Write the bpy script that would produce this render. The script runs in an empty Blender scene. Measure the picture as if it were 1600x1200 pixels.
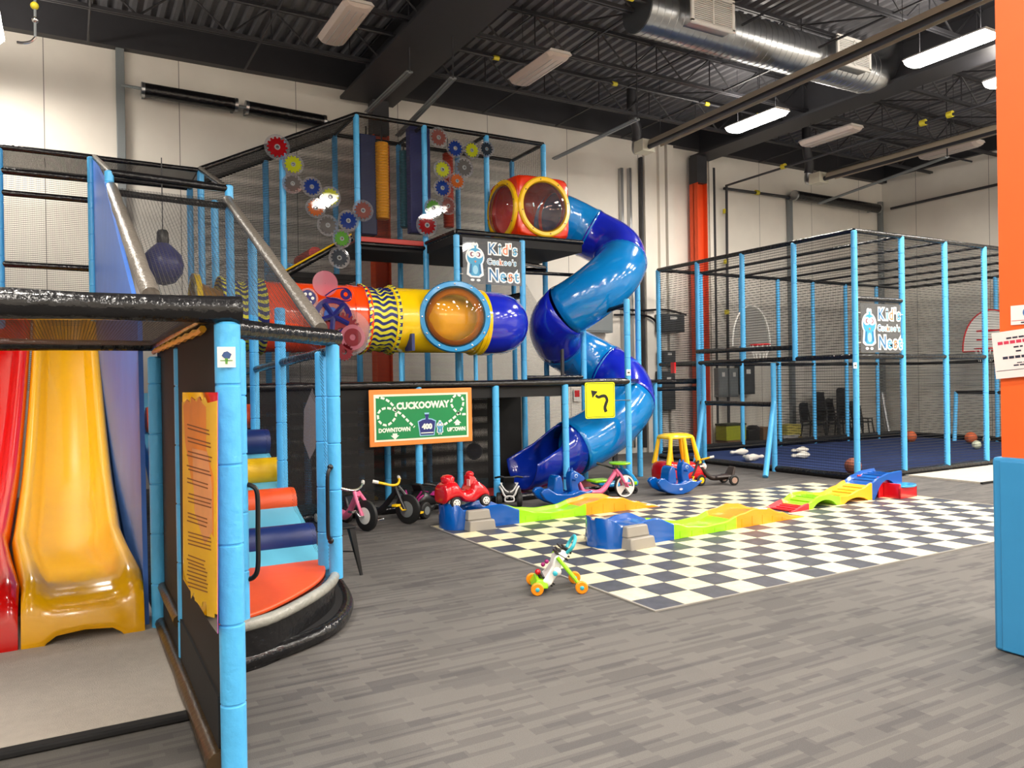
import bpy, math, random
from math import sin, cos, pi, radians, sqrt, atan2
from mathutils import Vector, Matrix

random.seed(7)
SC = bpy.context.scene
COL = SC.collection

# ---------------------------------------------------------------- camera
TILE = .275                      # one square of the checkered floor, metres
F_PX = 1218.5; PITCH = .0019; ROLL = -.0161; YAW = 1.0541
CAM = Vector((-12.837 * TILE, -15.4186 * TILE, 5.8564 * TILE))
_f = Vector((cos(YAW), sin(YAW), 0)); _r = Vector((sin(YAW), -cos(YAW), 0)); _u = Vector((0, 0, 1))
FWD = _f * cos(PITCH) - _u * sin(PITCH)
UP = _u * cos(PITCH) + _f * sin(PITCH)
R2 = _r * cos(ROLL) + UP * sin(ROLL)
U2 = -_r * sin(ROLL) + UP * cos(ROLL)
cd = bpy.data.cameras.new('camera'); cam = bpy.data.objects.new('camera', cd); COL.objects.link(cam)
cd.sensor_fit = 'HORIZONTAL'; cd.sensor_width = 36; cd.lens = 36 * F_PX / 1600
cd.clip_start = .05; cd.clip_end = 200
m = Matrix((( R2.x, U2.x, -FWD.x, CAM.x), (R2.y, U2.y, -FWD.y, CAM.y), (R2.z, U2.z, -FWD.z, CAM.z), (0, 0, 0, 1)))
cam.matrix_world = m
SC.camera = cam

def at(x, y, X=None, Y=None, Z=None):
    """the place in the room seen at a spot of the photograph, on the plane X=, Y= or Z="""
    d = FWD + R2 * ((x - 800) / F_PX) - U2 * ((y - 600) / F_PX)
    if X is not None: t = (X - CAM.x) / d.x
    elif Y is not None: t = (Y - CAM.y) / d.y
    else: t = (Z - CAM.z) / d.z
    return CAM + d * t

# ---------------------------------------------------------------- view, world, light
SC.view_settings.view_transform = 'Standard'; SC.view_settings.look = 'None'
SC.view_settings.exposure = 0.22; SC.view_settings.gamma = 1.0
SC.view_settings.use_curve_mapping = False
W = bpy.data.worlds.new('world'); SC.world = W; W.use_nodes = True
W.node_tree.nodes['Background'].inputs[0].default_value = (.6, .65, .7, 1)
W.node_tree.nodes['Background'].inputs[1].default_value = .12
try:
    SC.cycles.transparent_max_bounces = 24
    SC.cycles.max_bounces = 8
except Exception: pass
LAMP_POWER = 165
UP_POWER = 40
LAMP_COL = (1.0, .92, .82)
LENS_EMIT = 26

# ---------------------------------------------------------------- helpers
def put(o, label=None, cat=None, group=None, kind=None):
    if label: o['label'] = label
    if cat: o['category'] = cat
    if group: o['group'] = group
    if kind: o['kind'] = kind
    return o

def thing(name, label, cat, loc=(0, 0, 0), rz=0, group=None):
    o = bpy.data.objects.new(name, None); COL.objects.link(o)
    o.empty_display_size = .1
    o.location = loc; o.rotation_euler = (0, 0, rz)
    put(o, label, cat, group)
    return o

def minv(p):
    return (Matrix.Translation(p.location) @ Matrix.Rotation(p.rotation_euler[2], 4, 'Z')).inverted()

class MB:
    def __init__(s): s.v = []; s.f = []; s.mi = []; s.uv = {}; s.cur = 0
    def add(s, vs, fs, M=None):
        b = len(s.v)
        s.v += [tuple(M @ Vector(v)) if M is not None else tuple(v) for v in vs]
        for f in fs: s.f.append(tuple(b + i for i in f)); s.mi.append(s.cur)
        return s
    def box(s, x0, x1, y0, y1, z0, z1, M=None):
        return s.add([(x0,y0,z0),(x1,y0,z0),(x1,y1,z0),(x0,y1,z0),(x0,y0,z1),(x1,y0,z1),(x1,y1,z1),(x0,y1,z1)],
                     [(3,2,1,0),(4,5,6,7),(0,1,5,4),(1,2,6,5),(2,3,7,6),(3,0,4,7)], M)
    def loft(s, rings, caps=True, closed=True, M=None):
        n = len(rings[0]); vs = [p for r in rings for p in r]; fs = []
        for i in range(len(rings) - 1):
            for j in range(n if closed else n - 1):
                k = (j + 1) % n
                fs.append((i*n+j, i*n+k, (i+1)*n+k, (i+1)*n+j))
        if caps:
            fs.append(tuple(range(n-1, -1, -1))); fs.append(tuple((len(rings)-1)*n + j for j in range(n)))
        return s.add(vs, fs, M)
    def tube(s, path, r, n=10, caps=True, M=None):
        P = [Vector(p) for p in path]; R = r if isinstance(r, (list, tuple)) else [r] * len(P)
        t0 = (P[1] - P[0]).normalized()
        a = Vector((0, 0, 1)) if abs(t0.z) < .9 else Vector((1, 0, 0))
        u = t0.cross(a).normalized(); rings = []
        for i, p in enumerate(P):
            if i == 0: t = P[1] - P[0]
            elif i == len(P) - 1: t = P[-1] - P[-2]
            else: t = (P[i+1] - p).normalized() + (p - P[i-1]).normalized()
            t.normalize()
            u = (u - t * u.dot(t)).normalized(); w = t.cross(u)
            rings.append([p + (u * cos(2*pi*j/n) + w * sin(2*pi*j/n)) * R[i] for j in range(n)])
        return s.loft(rings, caps, True, M)
    def lathe(s, prof, n=16, M=None, caps=True):   # prof: (r, z)
        rings = [[(r*cos(2*pi*j/n), r*sin(2*pi*j/n), z) for j in range(n)] for r, z in prof]
        return s.loft(rings, caps, True, M)
    def prism(s, poly, z0, z1, M=None):            # poly in xy, extruded along z
        n = len(poly)
        a = sum(poly[i][0]*poly[(i+1)%n][1] - poly[(i+1)%n][0]*poly[i][1] for i in range(n))
        if a < 0: poly = poly[::-1]
        return s.loft([[(x, y, z0) for x, y in poly], [(x, y, z1) for x, y in poly]], True, True, M)
    def ball(s, c, r, n=12, k=8, sc=(1,1,1), M=None):
        prof = []
        T = Matrix.Translation(c) @ Matrix.Diagonal((sc[0], sc[1], sc[2], 1))
        if M is not None: T = M @ T
        for i in range(k + 1):
            a = -pi/2 + pi*i/k
            prof.append((max(r*cos(a), r*.01), r*sin(a)))
        return s.lathe(prof, n, T)
    def build(s, name, mat, parent=None, label=None, bev=0, smooth=40, world=True, solid=0, sub=0):
        me = bpy.data.meshes.new(name)
        vs = s.v
        if parent is not None and world:
            root = parent
            while root.parent is not None: root = root.parent
            Mi = minv(root); vs = [tuple(Mi @ Vector(v)) for v in vs]
        off = None
        if parent is None:
            xs = [v[0] for v in vs]; ys = [v[1] for v in vs]; zs = [v[2] for v in vs]
            off = ((min(xs)+max(xs))/2, (min(ys)+max(ys))/2, min(zs))
            vs = [(v[0]-off[0], v[1]-off[1], v[2]-off[2]) for v in vs]
        me.from_pydata([tuple(v) for v in vs], [], s.f)
        mats = mat if isinstance(mat, (list, tuple)) else [mat]
        for q in mats: me.materials.append(q)
        if len(mats) > 1:
            me.polygons.foreach_set('material_index', s.mi)
        me.polygons.foreach_set('use_smooth', [True] * len(me.polygons))
        me.update()
        if smooth: me.set_sharp_from_angle(angle=radians(smooth))
        o = bpy.data.objects.new(name, me); COL.objects.link(o)
        if off: o.location = off
        if parent is not None: o.parent = parent
        if bev:
            b = o.modifiers.new('bevel', 'BEVEL'); b.width = bev; b.segments = 2; b.limit_method = 'ANGLE'; b.angle_limit = radians(40)
            b.harden_normals = False
        if solid:
            b = o.modifiers.new('solid', 'SOLIDIFY'); b.thickness = solid; b.offset = 0
        if sub:
            b = o.modifiers.new('sub', 'SUBSURF'); b.levels = sub; b.render_levels = sub
        if label: o['label'] = label
        return o

def T(x=0, y=0, z=0): return Matrix.Translation((x, y, z))
def RX(a): return Matrix.Rotation(a, 4, 'X')
def RY(a): return Matrix.Rotation(a, 4, 'Y')
def RZ(a): return Matrix.Rotation(a, 4, 'Z')

def copy_tree(o, parent=None):
    c = o.copy(); COL.objects.link(c); c.parent = parent
    for ch in list(o.children): copy_tree(ch, c)
    return c

def spline(pts, n=6):
    """Catmull-Rom through points"""
    P = [Vector(p) for p in pts]; out = []
    P = [P[0]*2 - P[1]] + P + [P[-1]*2 - P[-2]]
    for i in range(1, len(P) - 2):
        for k in range(n):
            t = k / n
            out.append(.5*((2*P[i]) + (P[i+1]-P[i-1])*t + (2*P[i-1]-5*P[i]+4*P[i+1]-P[i+2])*t*t + (3*P[i]-P[i-1]-3*P[i+1]+P[i+2])*t**3))
    out.append(P[-2]); return out

def interp(tab, x):
    if x <= tab[0][0]: return tab[0][1]
    for a, b in zip(tab, tab[1:]):
        if x <= b[0]:
            t = (x - a[0]) / (b[0] - a[0]); t = t*t*(3-2*t)
            return a[1] + (b[1] - a[1]) * t
    return tab[-1][1]

# ---------------------------------------------------------------- materials
def srgb(r, g, b):
    f = lambda c: (c/255/12.92) if c/255 <= .04045 else ((c/255+.055)/1.055)**2.4
    return (f(r), f(g), f(b), 1)

def mat(name, col, rough=.5, metal=0, bump=0, bscale=60, spec=.5, alpha=1, emit=0, coat=0, vary=0, vscale=6, trans=0):
    M = bpy.data.materials.new(name); M.use_nodes = True
    nt = M.node_tree; b = nt.nodes['Principled BSDF']
    col = srgb(*col)
    b.inputs['Base Color'].default_value = col
    b.inputs['Roughness'].default_value = rough; b.inputs['Metallic'].default_value = metal
    b.inputs['Specular IOR Level'].default_value = spec
    b.inputs['Coat Weight'].default_value = coat; b.inputs['Coat Roughness'].default_value = .1
    if trans: b.inputs['Transmission Weight'].default_value = trans
    if alpha < 1: b.inputs['Alpha'].default_value = alpha
    if emit:
        b.inputs['Emission Color'].default_value = col; b.inputs['Emission Strength'].default_value = emit
    tc = nt.nodes.new('ShaderNodeTexCoord')
    n = nt.nodes.new('ShaderNodeTexNoise'); n.inputs['Scale'].default_value = bscale if bump else vscale
    n.inputs['Detail'].default_value = 3
    nt.links.new(tc.outputs['Object'], n.inputs['Vector'])
    if bump:
        bp = nt.nodes.new('ShaderNodeBump'); bp.inputs['Strength'].default_value = bump; bp.inputs['Distance'].default_value = .01
        nt.links.new(n.outputs['Fac'], bp.inputs['Height']); nt.links.new(bp.outputs['Normal'], b.inputs['Normal'])
    n2 = nt.nodes.new('ShaderNodeTexNoise'); n2.inputs['Scale'].default_value = vscale; n2.inputs['Detail'].default_value = 4
    nt.links.new(tc.outputs['Object'], n2.inputs['Vector'])
    v = vary if vary else .04
    mx = nt.nodes.new('ShaderNodeMix'); mx.data_type = 'RGBA'
    mx.inputs[6].default_value = tuple(c*(1-v) for c in col[:3]) + (1,)
    mx.inputs[7].default_value = tuple(min(1, c*(1+v)) for c in col[:3]) + (1,)
    nt.links.new(n2.outputs['Fac'], mx.inputs[0]); nt.links.new(mx.outputs[2], b.inputs['Base Color'])
    return M

def N(nt, t, **kw):
    n = nt.nodes.new(t)
    for k, v in kw.items(): setattr(n, k, v)
    return n

def math_n(nt, op, a, b=None, c=None):
    n = nt.nodes.new('ShaderNodeMath'); n.operation = op
    for i, x in enumerate((a, b, c)):
        if x is None: continue
        if isinstance(x, (int, float)): n.inputs[i].default_value = x
        else: nt.links.new(x, n.inputs[i])
    return n.outputs[0]

def net_mat(name, col, pitch=.03, cover=.3, rough=.7):
    """knotted netting: square holes of `pitch` metres, cords covering `cover` of each period (UV in metres)"""
    M = bpy.data.materials.new(name); M.use_nodes = True; nt = M.node_tree
    b = nt.nodes['Principled BSDF']; b.inputs['Base Color'].default_value = srgb(*col); b.inputs['Roughness'].default_value = rough
    uv = N(nt, 'ShaderNodeUVMap'); sp = N(nt, 'ShaderNodeSeparateXYZ'); nt.links.new(uv.outputs[0], sp.inputs[0])
    w = 1 - sqrt(1 - cover)
    fx = math_n(nt, 'LESS_THAN', math_n(nt, 'FRACT', math_n(nt, 'DIVIDE', sp.outputs[0], pitch)), w * .42)
    fy = math_n(nt, 'LESS_THAN', math_n(nt, 'FRACT', math_n(nt, 'DIVIDE', sp.outputs[1], pitch)), w * 1.5)
    mk = math_n(nt, 'MAXIMUM', fx, fy)
    tr = N(nt, 'ShaderNodeBsdfTransparent'); ms = N(nt, 'ShaderNodeMixShader')
    nt.links.new(mk, ms.inputs[0]); nt.links.new(tr.outputs[0], ms.inputs[1]); nt.links.new(b.outputs[0], ms.inputs[2])
    nt.links.new(ms.outputs[0], nt.nodes['Material Output'].inputs[0])
    return M

def net(name, quads, m, parent):
    """each quad: four corner points; UV runs in metres along its first two edges"""
    me = bpy.data.meshes.new(name); vs = []; fs = []; uvs = []
    Mi = minv(parent)
    for q in quads:
        b = len(vs); q = [Vector(p) for p in q]
        e = (q[1]-q[0]); lu = e.length; e.normalize(); g = q[3]-q[0]; g -= e*g.dot(e); g.normalize()
        for p in q:
            vs.append(tuple(Mi @ p)); uvs.append(((p-q[0]).dot(e)+.013, (p-q[0]).dot(g)+.011))
        fs.append(tuple(range(b, b+len(q))))
    me.from_pydata(vs, [], fs); L = me.uv_layers.new(name='uv')
    for i, l in enumerate(me.loops): L.data[i].uv = uvs[l.vertex_index]
    me.materials.append(m); me.update()
    o = bpy.data.objects.new(name, me); COL.objects.link(o); o.parent = parent
    return o

def clear_mat(name, col, tint=.5, rough=.03):
    """thin clear plastic sheet"""
    M = bpy.data.materials.new(name); M.use_nodes = True; nt = M.node_tree
    nt.nodes.remove(nt.nodes['Principled BSDF'])
    c = srgb(*col)
    tr = N(nt, 'ShaderNodeBsdfTransparent'); tr.inputs[0].default_value = c
    gl = N(nt, 'ShaderNodeBsdfGlossy'); gl.inputs['Roughness'].default_value = rough
    df = N(nt, 'ShaderNodeBsdfDiffuse'); df.inputs[0].default_value = c
    fr = N(nt, 'ShaderNodeFresnel'); fr.inputs[0].default_value = 1.5
    m1 = N(nt, 'ShaderNodeMixShader'); m1.inputs[0].default_value = tint
    nt.links.new(tr.outputs[0], m1.inputs[1]); nt.links.new(df.outputs[0], m1.inputs[2])
    m2 = N(nt, 'ShaderNodeMixShader'); nt.links.new(fr.outputs[0], m2.inputs[0])
    nt.links.new(m1.outputs[0], m2.inputs[1]); nt.links.new(gl.outputs[0], m2.inputs[2])
    nt.links.new(m2.outputs[0], nt.nodes['Material Output'].inputs[0])
    return M

FOAM = mat('blue_foam_vinyl', (84, 182, 240), .32, bump=.5, bscale=24, vary=.08, vscale=12)
BLKV = mat('black_vinyl', (20, 20, 22), .2, bump=1, bscale=18, vary=.2)
BLKM = mat('black_fabric', (22, 22, 24), .8, bump=.1)
BLKP = mat('black_plastic', (22, 22, 24), .35)
GREYV = mat('grey_worn_vinyl', (106, 100, 92), .35, bump=1, bscale=30, vary=.25, vscale=14)
ORG = mat('orange_vinyl', (226, 82, 34), .4, bump=.15, bscale=12)
NAVYV = mat('navy_vinyl', (22, 44, 104), .4, bump=.15, bscale=12)
YELV = mat('yellow_vinyl', (228, 184, 20), .4, bump=.15, bscale=12)
LBLV = mat('light_blue_vinyl', (96, 178, 206), .45, bump=.1, bscale=12)
SLY = mat('yellow_slide_plastic', (255, 186, 0), .2, coat=.4, bump=.01, bscale=8)
SLR = mat('red_slide_plastic', (226, 10, 8), .16, coat=.5, bump=.04, bscale=8)
DBL = mat('royal_blue_plastic', (24, 40, 190), .14, coat=.6)
LBL = mat('azure_blue_plastic', (8, 124, 200), .14, coat=.6)
ORP = mat('orange_tube_plastic', (250, 76, 16), .16, coat=.6)
YEP = mat('yellow_tube_plastic', (250, 206, 10), .16, coat=.6)
SKYP = mat('sky_blue_plastic', (40, 150, 215), .2, coat=.4)
REDP = mat('red_plastic', (206, 18, 30), .2, coat=.5)
BLUP = mat('blue_toy_plastic', (0, 84, 172), .22, coat=.4)
GRNP = mat('lime_toy_plastic', (150, 222, 10), .25, coat=.3)
ORTP = mat('orange_toy_plastic', (255, 156, 14), .25, coat=.3)
YETP = mat('yellow_toy_plastic', (252, 204, 20), .25, coat=.3)
GRYP = mat('warm_grey_plastic', (152, 147, 138), .4)
WHTP = mat('white_plastic', (232, 230, 224), .35)
PNKP = mat('pink_plastic', (232, 110, 150), .3)
TEAP = mat('teal_plastic', (60, 184, 200), .3)
MAGP = mat('magenta_plastic', (160, 30, 110), .3)
SILV = mat('galvanised_steel', (178, 180, 182), .28, metal=1, bump=.12, bscale=14, vary=.15, vscale=5)
CHRM = mat('bright_steel', (210, 210, 210), .2, metal=1)
GREYM = mat('grey_painted_metal', (128, 134, 136), .45, metal=.2)
DKGM = mat('dark_grey_metal', (70, 74, 78), .5, metal=.2)
NETB = net_mat('black_netting', (24, 23, 21), .024, .33)
NETD = net_mat('dense_black_netting', (22, 19, 17), .014, .8)
NETG = net_mat('grey_netting', (136, 128, 124), .02, .8)
NETW = net_mat('fine_dark_netting', (28, 26, 24), .024, .26)

# ================================================================ the room
WY = 9.5; WX = 16.2; X0 = -9.0; Y0 = -9.5; BAND = 6.95; TOP = 7.5
def carpet():
    M = bpy.data.materials.new('striped_plank_carpet'); M.use_nodes = True; nt = M.node_tree
    b = nt.nodes['Principled BSDF']; b.inputs['Roughness'].default_value = .8; b.inputs['Specular IOR Level'].default_value = .25
    g = N(nt, 'ShaderNodeNewGeometry')
    def brick(w, h, c1, c2, off):
        t = N(nt, 'ShaderNodeTexBrick'); t.inputs['Scale'].default_value = 1; t.inputs['Mortar Size'].default_value = 0
        t.inputs['Brick Width'].default_value = w; t.inputs['Row Height'].default_value = h
        t.inputs['Color1'].default_value = c1; t.inputs['Color2'].default_value = c2; t.offset = off; t.offset_frequency = 3
        nt.links.new(g.outputs['Position'], t.inputs['Vector']); return t
    def two(w, h, off, thr, c1, c2):
        t = brick(w, h, (0, 0, 0, 1), (1, 1, 1, 1), off)
        r = N(nt, 'ShaderNodeValToRGB'); r.color_ramp.interpolation = 'CONSTANT'
        r.color_ramp.elements[0].color = c1; r.color_ramp.elements[1].position = thr; r.color_ramp.elements[1].color = c2
        nt.links.new(t.outputs[0], r.inputs[0]); return r
    a = two(.34, .034, .37, .38, srgb(76, 74, 74), srgb(103, 100, 97))
    c = two(.27, .058, .61, .32, srgb(82, 80, 79), srgb(104, 101, 97))
    d = brick(.50, .25, srgb(84, 82, 82), srgb(104, 101, 99), .5)
    m1 = N(nt, 'ShaderNodeMix', data_type='RGBA'); m1.inputs[0].default_value = .45
    nt.links.new(a.outputs[0], m1.inputs[6]); nt.links.new(c.outputs[0], m1.inputs[7])
    m2 = N(nt, 'ShaderNodeMix', data_type='RGBA'); m2.inputs[0].default_value = .25
    nt.links.new(m1.outputs[2], m2.inputs[6]); nt.links.new(d.outputs[0], m2.inputs[7])
    hs = N(nt, 'ShaderNodeHueSaturation'); hs.inputs['Value'].default_value = 1.0
    nt.links.new(m2.outputs[2], hs.inputs['Color'])
    n = N(nt, 'ShaderNodeTexNoise'); n.inputs['Scale'].default_value = 240; nt.links.new(g.outputs['Position'], n.inputs['Vector'])
    m3 = N(nt, 'ShaderNodeMix', data_type='RGBA', blend_type='OVERLAY'); m3.inputs[0].default_value = .35
    nt.links.new(hs.outputs[0], m3.inputs[6]); nt.links.new(n.outputs['Fac'], m3.inputs[7])
    nt.links.new(m3.outputs[2], b.inputs['Base Color'])
    bp = N(nt, 'ShaderNodeBump'); bp.inputs['Strength'].default_value = .3; bp.inputs['Distance'].default_value = .004
    nt.links.new(n.outputs['Fac'], bp.inputs['Height']); nt.links.new(bp.outputs['Normal'], b.inputs['Normal'])
    return M

def wallmat():
    M = bpy.data.materials.new('painted_concrete_panels'); M.use_nodes = True; nt = M.node_tree
    b = nt.nodes['Principled BSDF']; b.inputs['Roughness'].default_value = .75
    g = N(nt, 'ShaderNodeNewGeometry'); sp = N(nt, 'ShaderNodeSeparateXYZ'); nt.links.new(g.outputs['Position'], sp.inputs[0])
    s = math_n(nt, 'ADD', sp.outputs[0], sp.outputs[1])
    fr = math_n(nt, 'FRACT', math_n(nt, 'DIVIDE', s, 1.9))
    joint = math_n(nt, 'LESS_THAN', fr, .006)
    n = N(nt, 'ShaderNodeTexNoise'); n.inputs['Scale'].default_value = .8; n.inputs['Detail'].default_value = 5
    nt.links.new(g.outputs['Position'], n.inputs['Vector'])
    cr = N(nt, 'ShaderNodeValToRGB'); cr.color_ramp.elements[0].color = srgb(222, 216, 206); cr.color_ramp.elements[1].color = srgb(238, 233, 222)
    cr.color_ramp.elements[0].position = .3; cr.color_ramp.elements[1].position = .7
    nt.links.new(n.outputs['Fac'], cr.inputs[0])
    m1 = N(nt, 'ShaderNodeMix', data_type='RGBA'); nt.links.new(joint, m1.inputs[0]); nt.links.new(cr.outputs[0], m1.inputs[6])
    m1.inputs[7].default_value = srgb(120, 116, 110); nt.links.new(m1.outputs[2], b.inputs['Base Color'])
    return M

def deckmat():
    M = mat('dark_painted_steel_deck', (112, 112, 116), .45, spec=.4, vary=.2)
    return M

CARPET = carpet(); WALL = wallmat(); DECK = deckmat()
STEEL = mat('charcoal_painted_steel', (50, 50, 54), .5, vary=.15)
put(MB().box(X0, WX, Y0, WY, -.1, 0).build('floor', CARPET), kind='structure')
put(MB().box(X0, WX+.2, WY, WY+.2, 0, TOP+.3).build('wall_back', WALL), kind='structure')
put(MB().box(WX, WX+.2, Y0, WY, 0, TOP+.3).build('wall_right', WALL), kind='structure')
put(MB().box(X0-.2, X0, Y0, WY+.2, 0, TOP+.3).build('wall_left', WALL), kind='structure')
put(MB().box(X0-.2, WX+.2, Y0-.2, Y0, 0, TOP+.3).build('wall_front', WALL), kind='structure')
# corrugated roof deck, ribs running away from the camera towards the back wall
cm = MB(); x = X0; prof = []
while x < WX + .2:
    prof += [(x, TOP), (x+.07, TOP), (x+.1, TOP+.06), (x+.17, TOP+.06)]
    x += .2
cm.loft([[(px_, Y0-.2, z) for px_, z in prof], [(px_, WY+.2, z) for px_, z in prof]], caps=False, closed=False)
cm.box(X0-.2, WX+.2, Y0-.2, WY+.2, TOP+.2, TOP+.3)
put(cm.build('ceiling', DECK, smooth=20), kind='structure')
# dark steel above the white wall panels
put(MB().box(X0, WX, WY-.16, WY, BAND, TOP).build('trim_1', STEEL), kind='structure')
put(MB().box(WX-.12, WX, Y0, WY-.16, BAND+.12, TOP).build('trim_2', STEEL), kind='structure')
# flat pilasters / piers on the back wall beside the big slide
pm = MB()
for xa, xb, d in ((7.72, 7.92, .09), (8.14, 8.30, .09), (8.34, 8.52, .14), (9.62, 9.78, .12)):
    pm.box(xa, xb, WY-d, WY, 0, BAND)
put(pm.build('trim_3', WALL), kind='structure')

# ---- roof girders and columns
def girder(name, X, zb, label):
    g = thing('roof_girder', label, 'beam', (X, 0, zb), group=None)
    h = TOP - zb; hw = .5 if X < 5 else .3
    MB().box(X-.012, X+.012, Y0, WY-.16, zb+.03, zb+h-.03).build('web', STEEL, g)
    MB().box(X-hw, X+hw, Y0, WY-.16, zb, zb+.05).build('bottom_flange', STEEL, g)
    MB().box(X-.17, X+.17, Y0, WY-.16, zb+h-.05, zb+h-.02).build('top_flange', STEEL, g)
    return g
girder('g1', 1.25, 6.72, 'dark steel roof girder running to the column behind the left play tower')
girder('g2', 9.3, 6.72, 'dark steel roof girder with the lit lamps below it, at the orange back column')
girder('g3', -6.0, 6.72, 'dark steel roof girder over the slides at the left')
ORCOL = mat('orange_painted_steel', (222, 74, 22), .5, vary=.05)
def column(X, w, label):
    g = thing('steel_column', label, 'column', (X, WY-.3, 0))
    # H section turned to show web and flanges, charcoal above the orange paint
    MB().box(X-w/2, X-w/2+.02, WY-.42, WY-.16, 0, 6.1).box(X+w/2-.02, X+w/2, WY-.42, WY-.16, 0, 6.1).build('flange', ORCOL, g)
    MB().box(X-w/2, X+w/2, WY-.30, WY-.28, 0, 6.1).build('web', ORCOL, g)
    MB().box(X-w/2, X+w/2, WY-.42, WY-.16, 6.1, 6.72).build('dark_top_section', STEEL, g, label='charcoal top section')
column(1.42, .3, 'orange steel wall column half hidden behind the left play tower')
column(9.12, .3, 'orange steel wall column between the blue spiral slide and the ball court')

# ---- open web joists, running parallel to the back wall
def joist_parts(root, Y, zb=6.88, zt=7.42):
    def ang(z, nm):
        MB().box(X0, WX-.1, Y-.045, Y-.012, z, z+.05).box(X0, WX-.1, Y+.012, Y+.045, z, z+.05).build(nm, STEEL, root)
    ang(zb, 'bottom_chord'); ang(zt, 'top_chord')
    wm = MB(); x = X0 + .2; up = True
    while x < WX - 1.3:
        a, b_ = ((x, Y, zb+.03), (x+.62, Y, zt+.02)) if up else ((x, Y, zt+.02), (x+.62, Y, zb+.03))
        wm.tube([a, b_], .016, 5)
        if not up: wm.tube([(x+.0, Y, zt+.02), (x+.0, Y, zb+.03)], .012, 5)
        x += .62; up = not up
    wm.build('web_bars', STEEL, root)
jl = None
for k, Y in enumerate([8.0, 6.3, 4.6, 2.9, 1.2, -.5, -2.2, -4.0, -6.0, -8.0]):
    if jl is None:
        jl = thing('roof_joist', 'charcoal open-web roof joist spanning parallel to the back wall', 'joist', (0, Y, 6.88), group='open-web roof joists')
        joist_parts(jl, Y)
    else:
        c = copy_tree(jl); c.location = (0, Y, 6.88)
# bridging angles across the joists
br = thing('joist_bridging', 'thin dark cross bridging running across the roof joists', 'brace', (0, 0, 6.9))
bm_ = MB()
for X in (-3.2, -.9, 3.6, 5.3, 7.0, 11.2, 13.4):
    bm_.tube([(X, Y0+.05, 6.9), (X, WY-.2, 6.9)], .02, 5)
    for Y in (7.15, 5.45, 3.75, 2.05, .35):
        bm_.tube([(X, Y-.85, 6.9), (X, Y+.85, 7.42)], .014, 4)
bm_.build('bridging_bars', STEEL, br)

# ---- conduits with yellow couplings under the roof
YEL = mat('yellow_band', (220, 205, 50), .5)
def conduit(path, r, label, m=STEEL, marks=(), nm='ceiling_pipe', cat='pipe'):
    g = thing(nm, label, cat, path[0])
    MB().tube(path, r, 8).build('pipe', m, g)
    for p, q in marks:
        a = Vector(p); d = Vector(q).normalized()
        MB().tube([a - d*.05, a + d*.05], r*1.7, 8).build('yellow_coupling', YEL, g)
    return g
conduit([(X0, 6.9, 6.9), (WX-.2, 6.9, 6.9)], .022, 'thin dark pipe with yellow couplings crossing the ceiling nearest the back wall',
        marks=[((x_, 6.9, 6.9), (1, 0, 0)) for x_ in (-4.3, -2.0, .2, 2.6, 5.0, 7.2, 8.6)])
conduit([(X0, 4.3, 6.9), (7.0, 4.3, 6.9)], .022, 'thin dark pipe with yellow couplings crossing the middle of the ceiling',
        marks=[((x_, 4.3, 6.9), (1, 0, 0)) for x_ in (-2.9, -.9, 1.5, 3.3)])
conduit([(10.1, -6, 6.25), (10.1, 9.3, 6.2), (10.1, 9.35, .3)], .035, 'dark gas pipe with yellow bands along the ceiling and down the back wall',
        STEEL, marks=[((10.1, 9.35, z), (0, 0, 1)) for z in (5.6, 4.4, 3.2, 2.0)] + [((10.1, y_, 6.23), (0, 1, 0)) for y_ in (1.1, 3.9, 4.4, 7.6)])
conduit([(10.1, 9.38, 6.15), (16.0, 9.38, 6.2)], .035, 'dark horizontal gas pipe high on the back wall above the ball court', STEEL,
        marks=[((x_, 9.38, 6.17), (1, 0, 0)) for x_ in (11.2, 13.8)])

# ---- radiant tube heaters (beige reflector, black tube), seen from below
BEIG = mat('beige_reflector_steel', (176, 164, 144), .4, metal=.3)
def heater(pa, pb, label):
    """pa near end, pb burner end at the wall, both (x, y, z)"""
    A_ = Vector(pa); B_ = Vector(pb); L_ = (B_-A_).length; d = (B_-A_).normalized()
    xr = d.cross(Vector((0, 0, 1))).normalized(); M_ = Matrix(((xr.x, d.x, 0, B_.x), (xr.y, d.y, 0, B_.y), (xr.z, d.z, 1, B_.z), (0, 0, 0, 1)))
    g = thing('tube_heater', label, 'heater', pb)
    hood = [(-.16, 0), (-.13, .10), (-.05, .14), (.05, .14), (.13, .10), (.16, 0), (.155, 0), (.125, .09), (.05, .125), (-.05, .125), (-.125, .09), (-.155, 0)]
    MB().loft([[(a, -L_, b) for a, b in hood], [(a, 0, b) for a, b in hood]], M=M_).build('reflector_hood', BEIG, g)
    MB().tube([M_ @ Vector((0, -L_, .03)), M_ @ Vector((0, .2, .03))], .05, 10).build('burner_tube', STEEL, g)
    MB().box(-.16, .14, .15, .45, -.06, .18, M_).build('burner_box', mat('cream_box', (214, 210, 190), .5), g, bev=.01)
    y = 0
    while y > -L_:
        p = M_ @ Vector((0, y-.2, .14)); MB().tube([p, (p.x, p.y, TOP)], .006, 5).build('hanger', STEEL, g); y -= 2.6
    fl = [M_ @ Vector(p) for p in ((0, .45, .05), (0, .6, .1), (0, .55, .45), (-.15, .5, .8), (-.2, .45, TOP-B_.z))]
    fs_ = spline(fl, 6); MB().tube(fs_[:10], .085, 10).build('flexible_flue', SILV, g); MB().tube(fs_[9:], .10, 10).build('flue_sleeve', STEEL, g)
    return g
_a = at(1530, 0, Z=6.2); _b = at(1022, 228, Z=6.2)
heater(_b + (_a-_b)*1.9, _b, 'long beige tube heater hanging under the ceiling left of the lit lamps')
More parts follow.
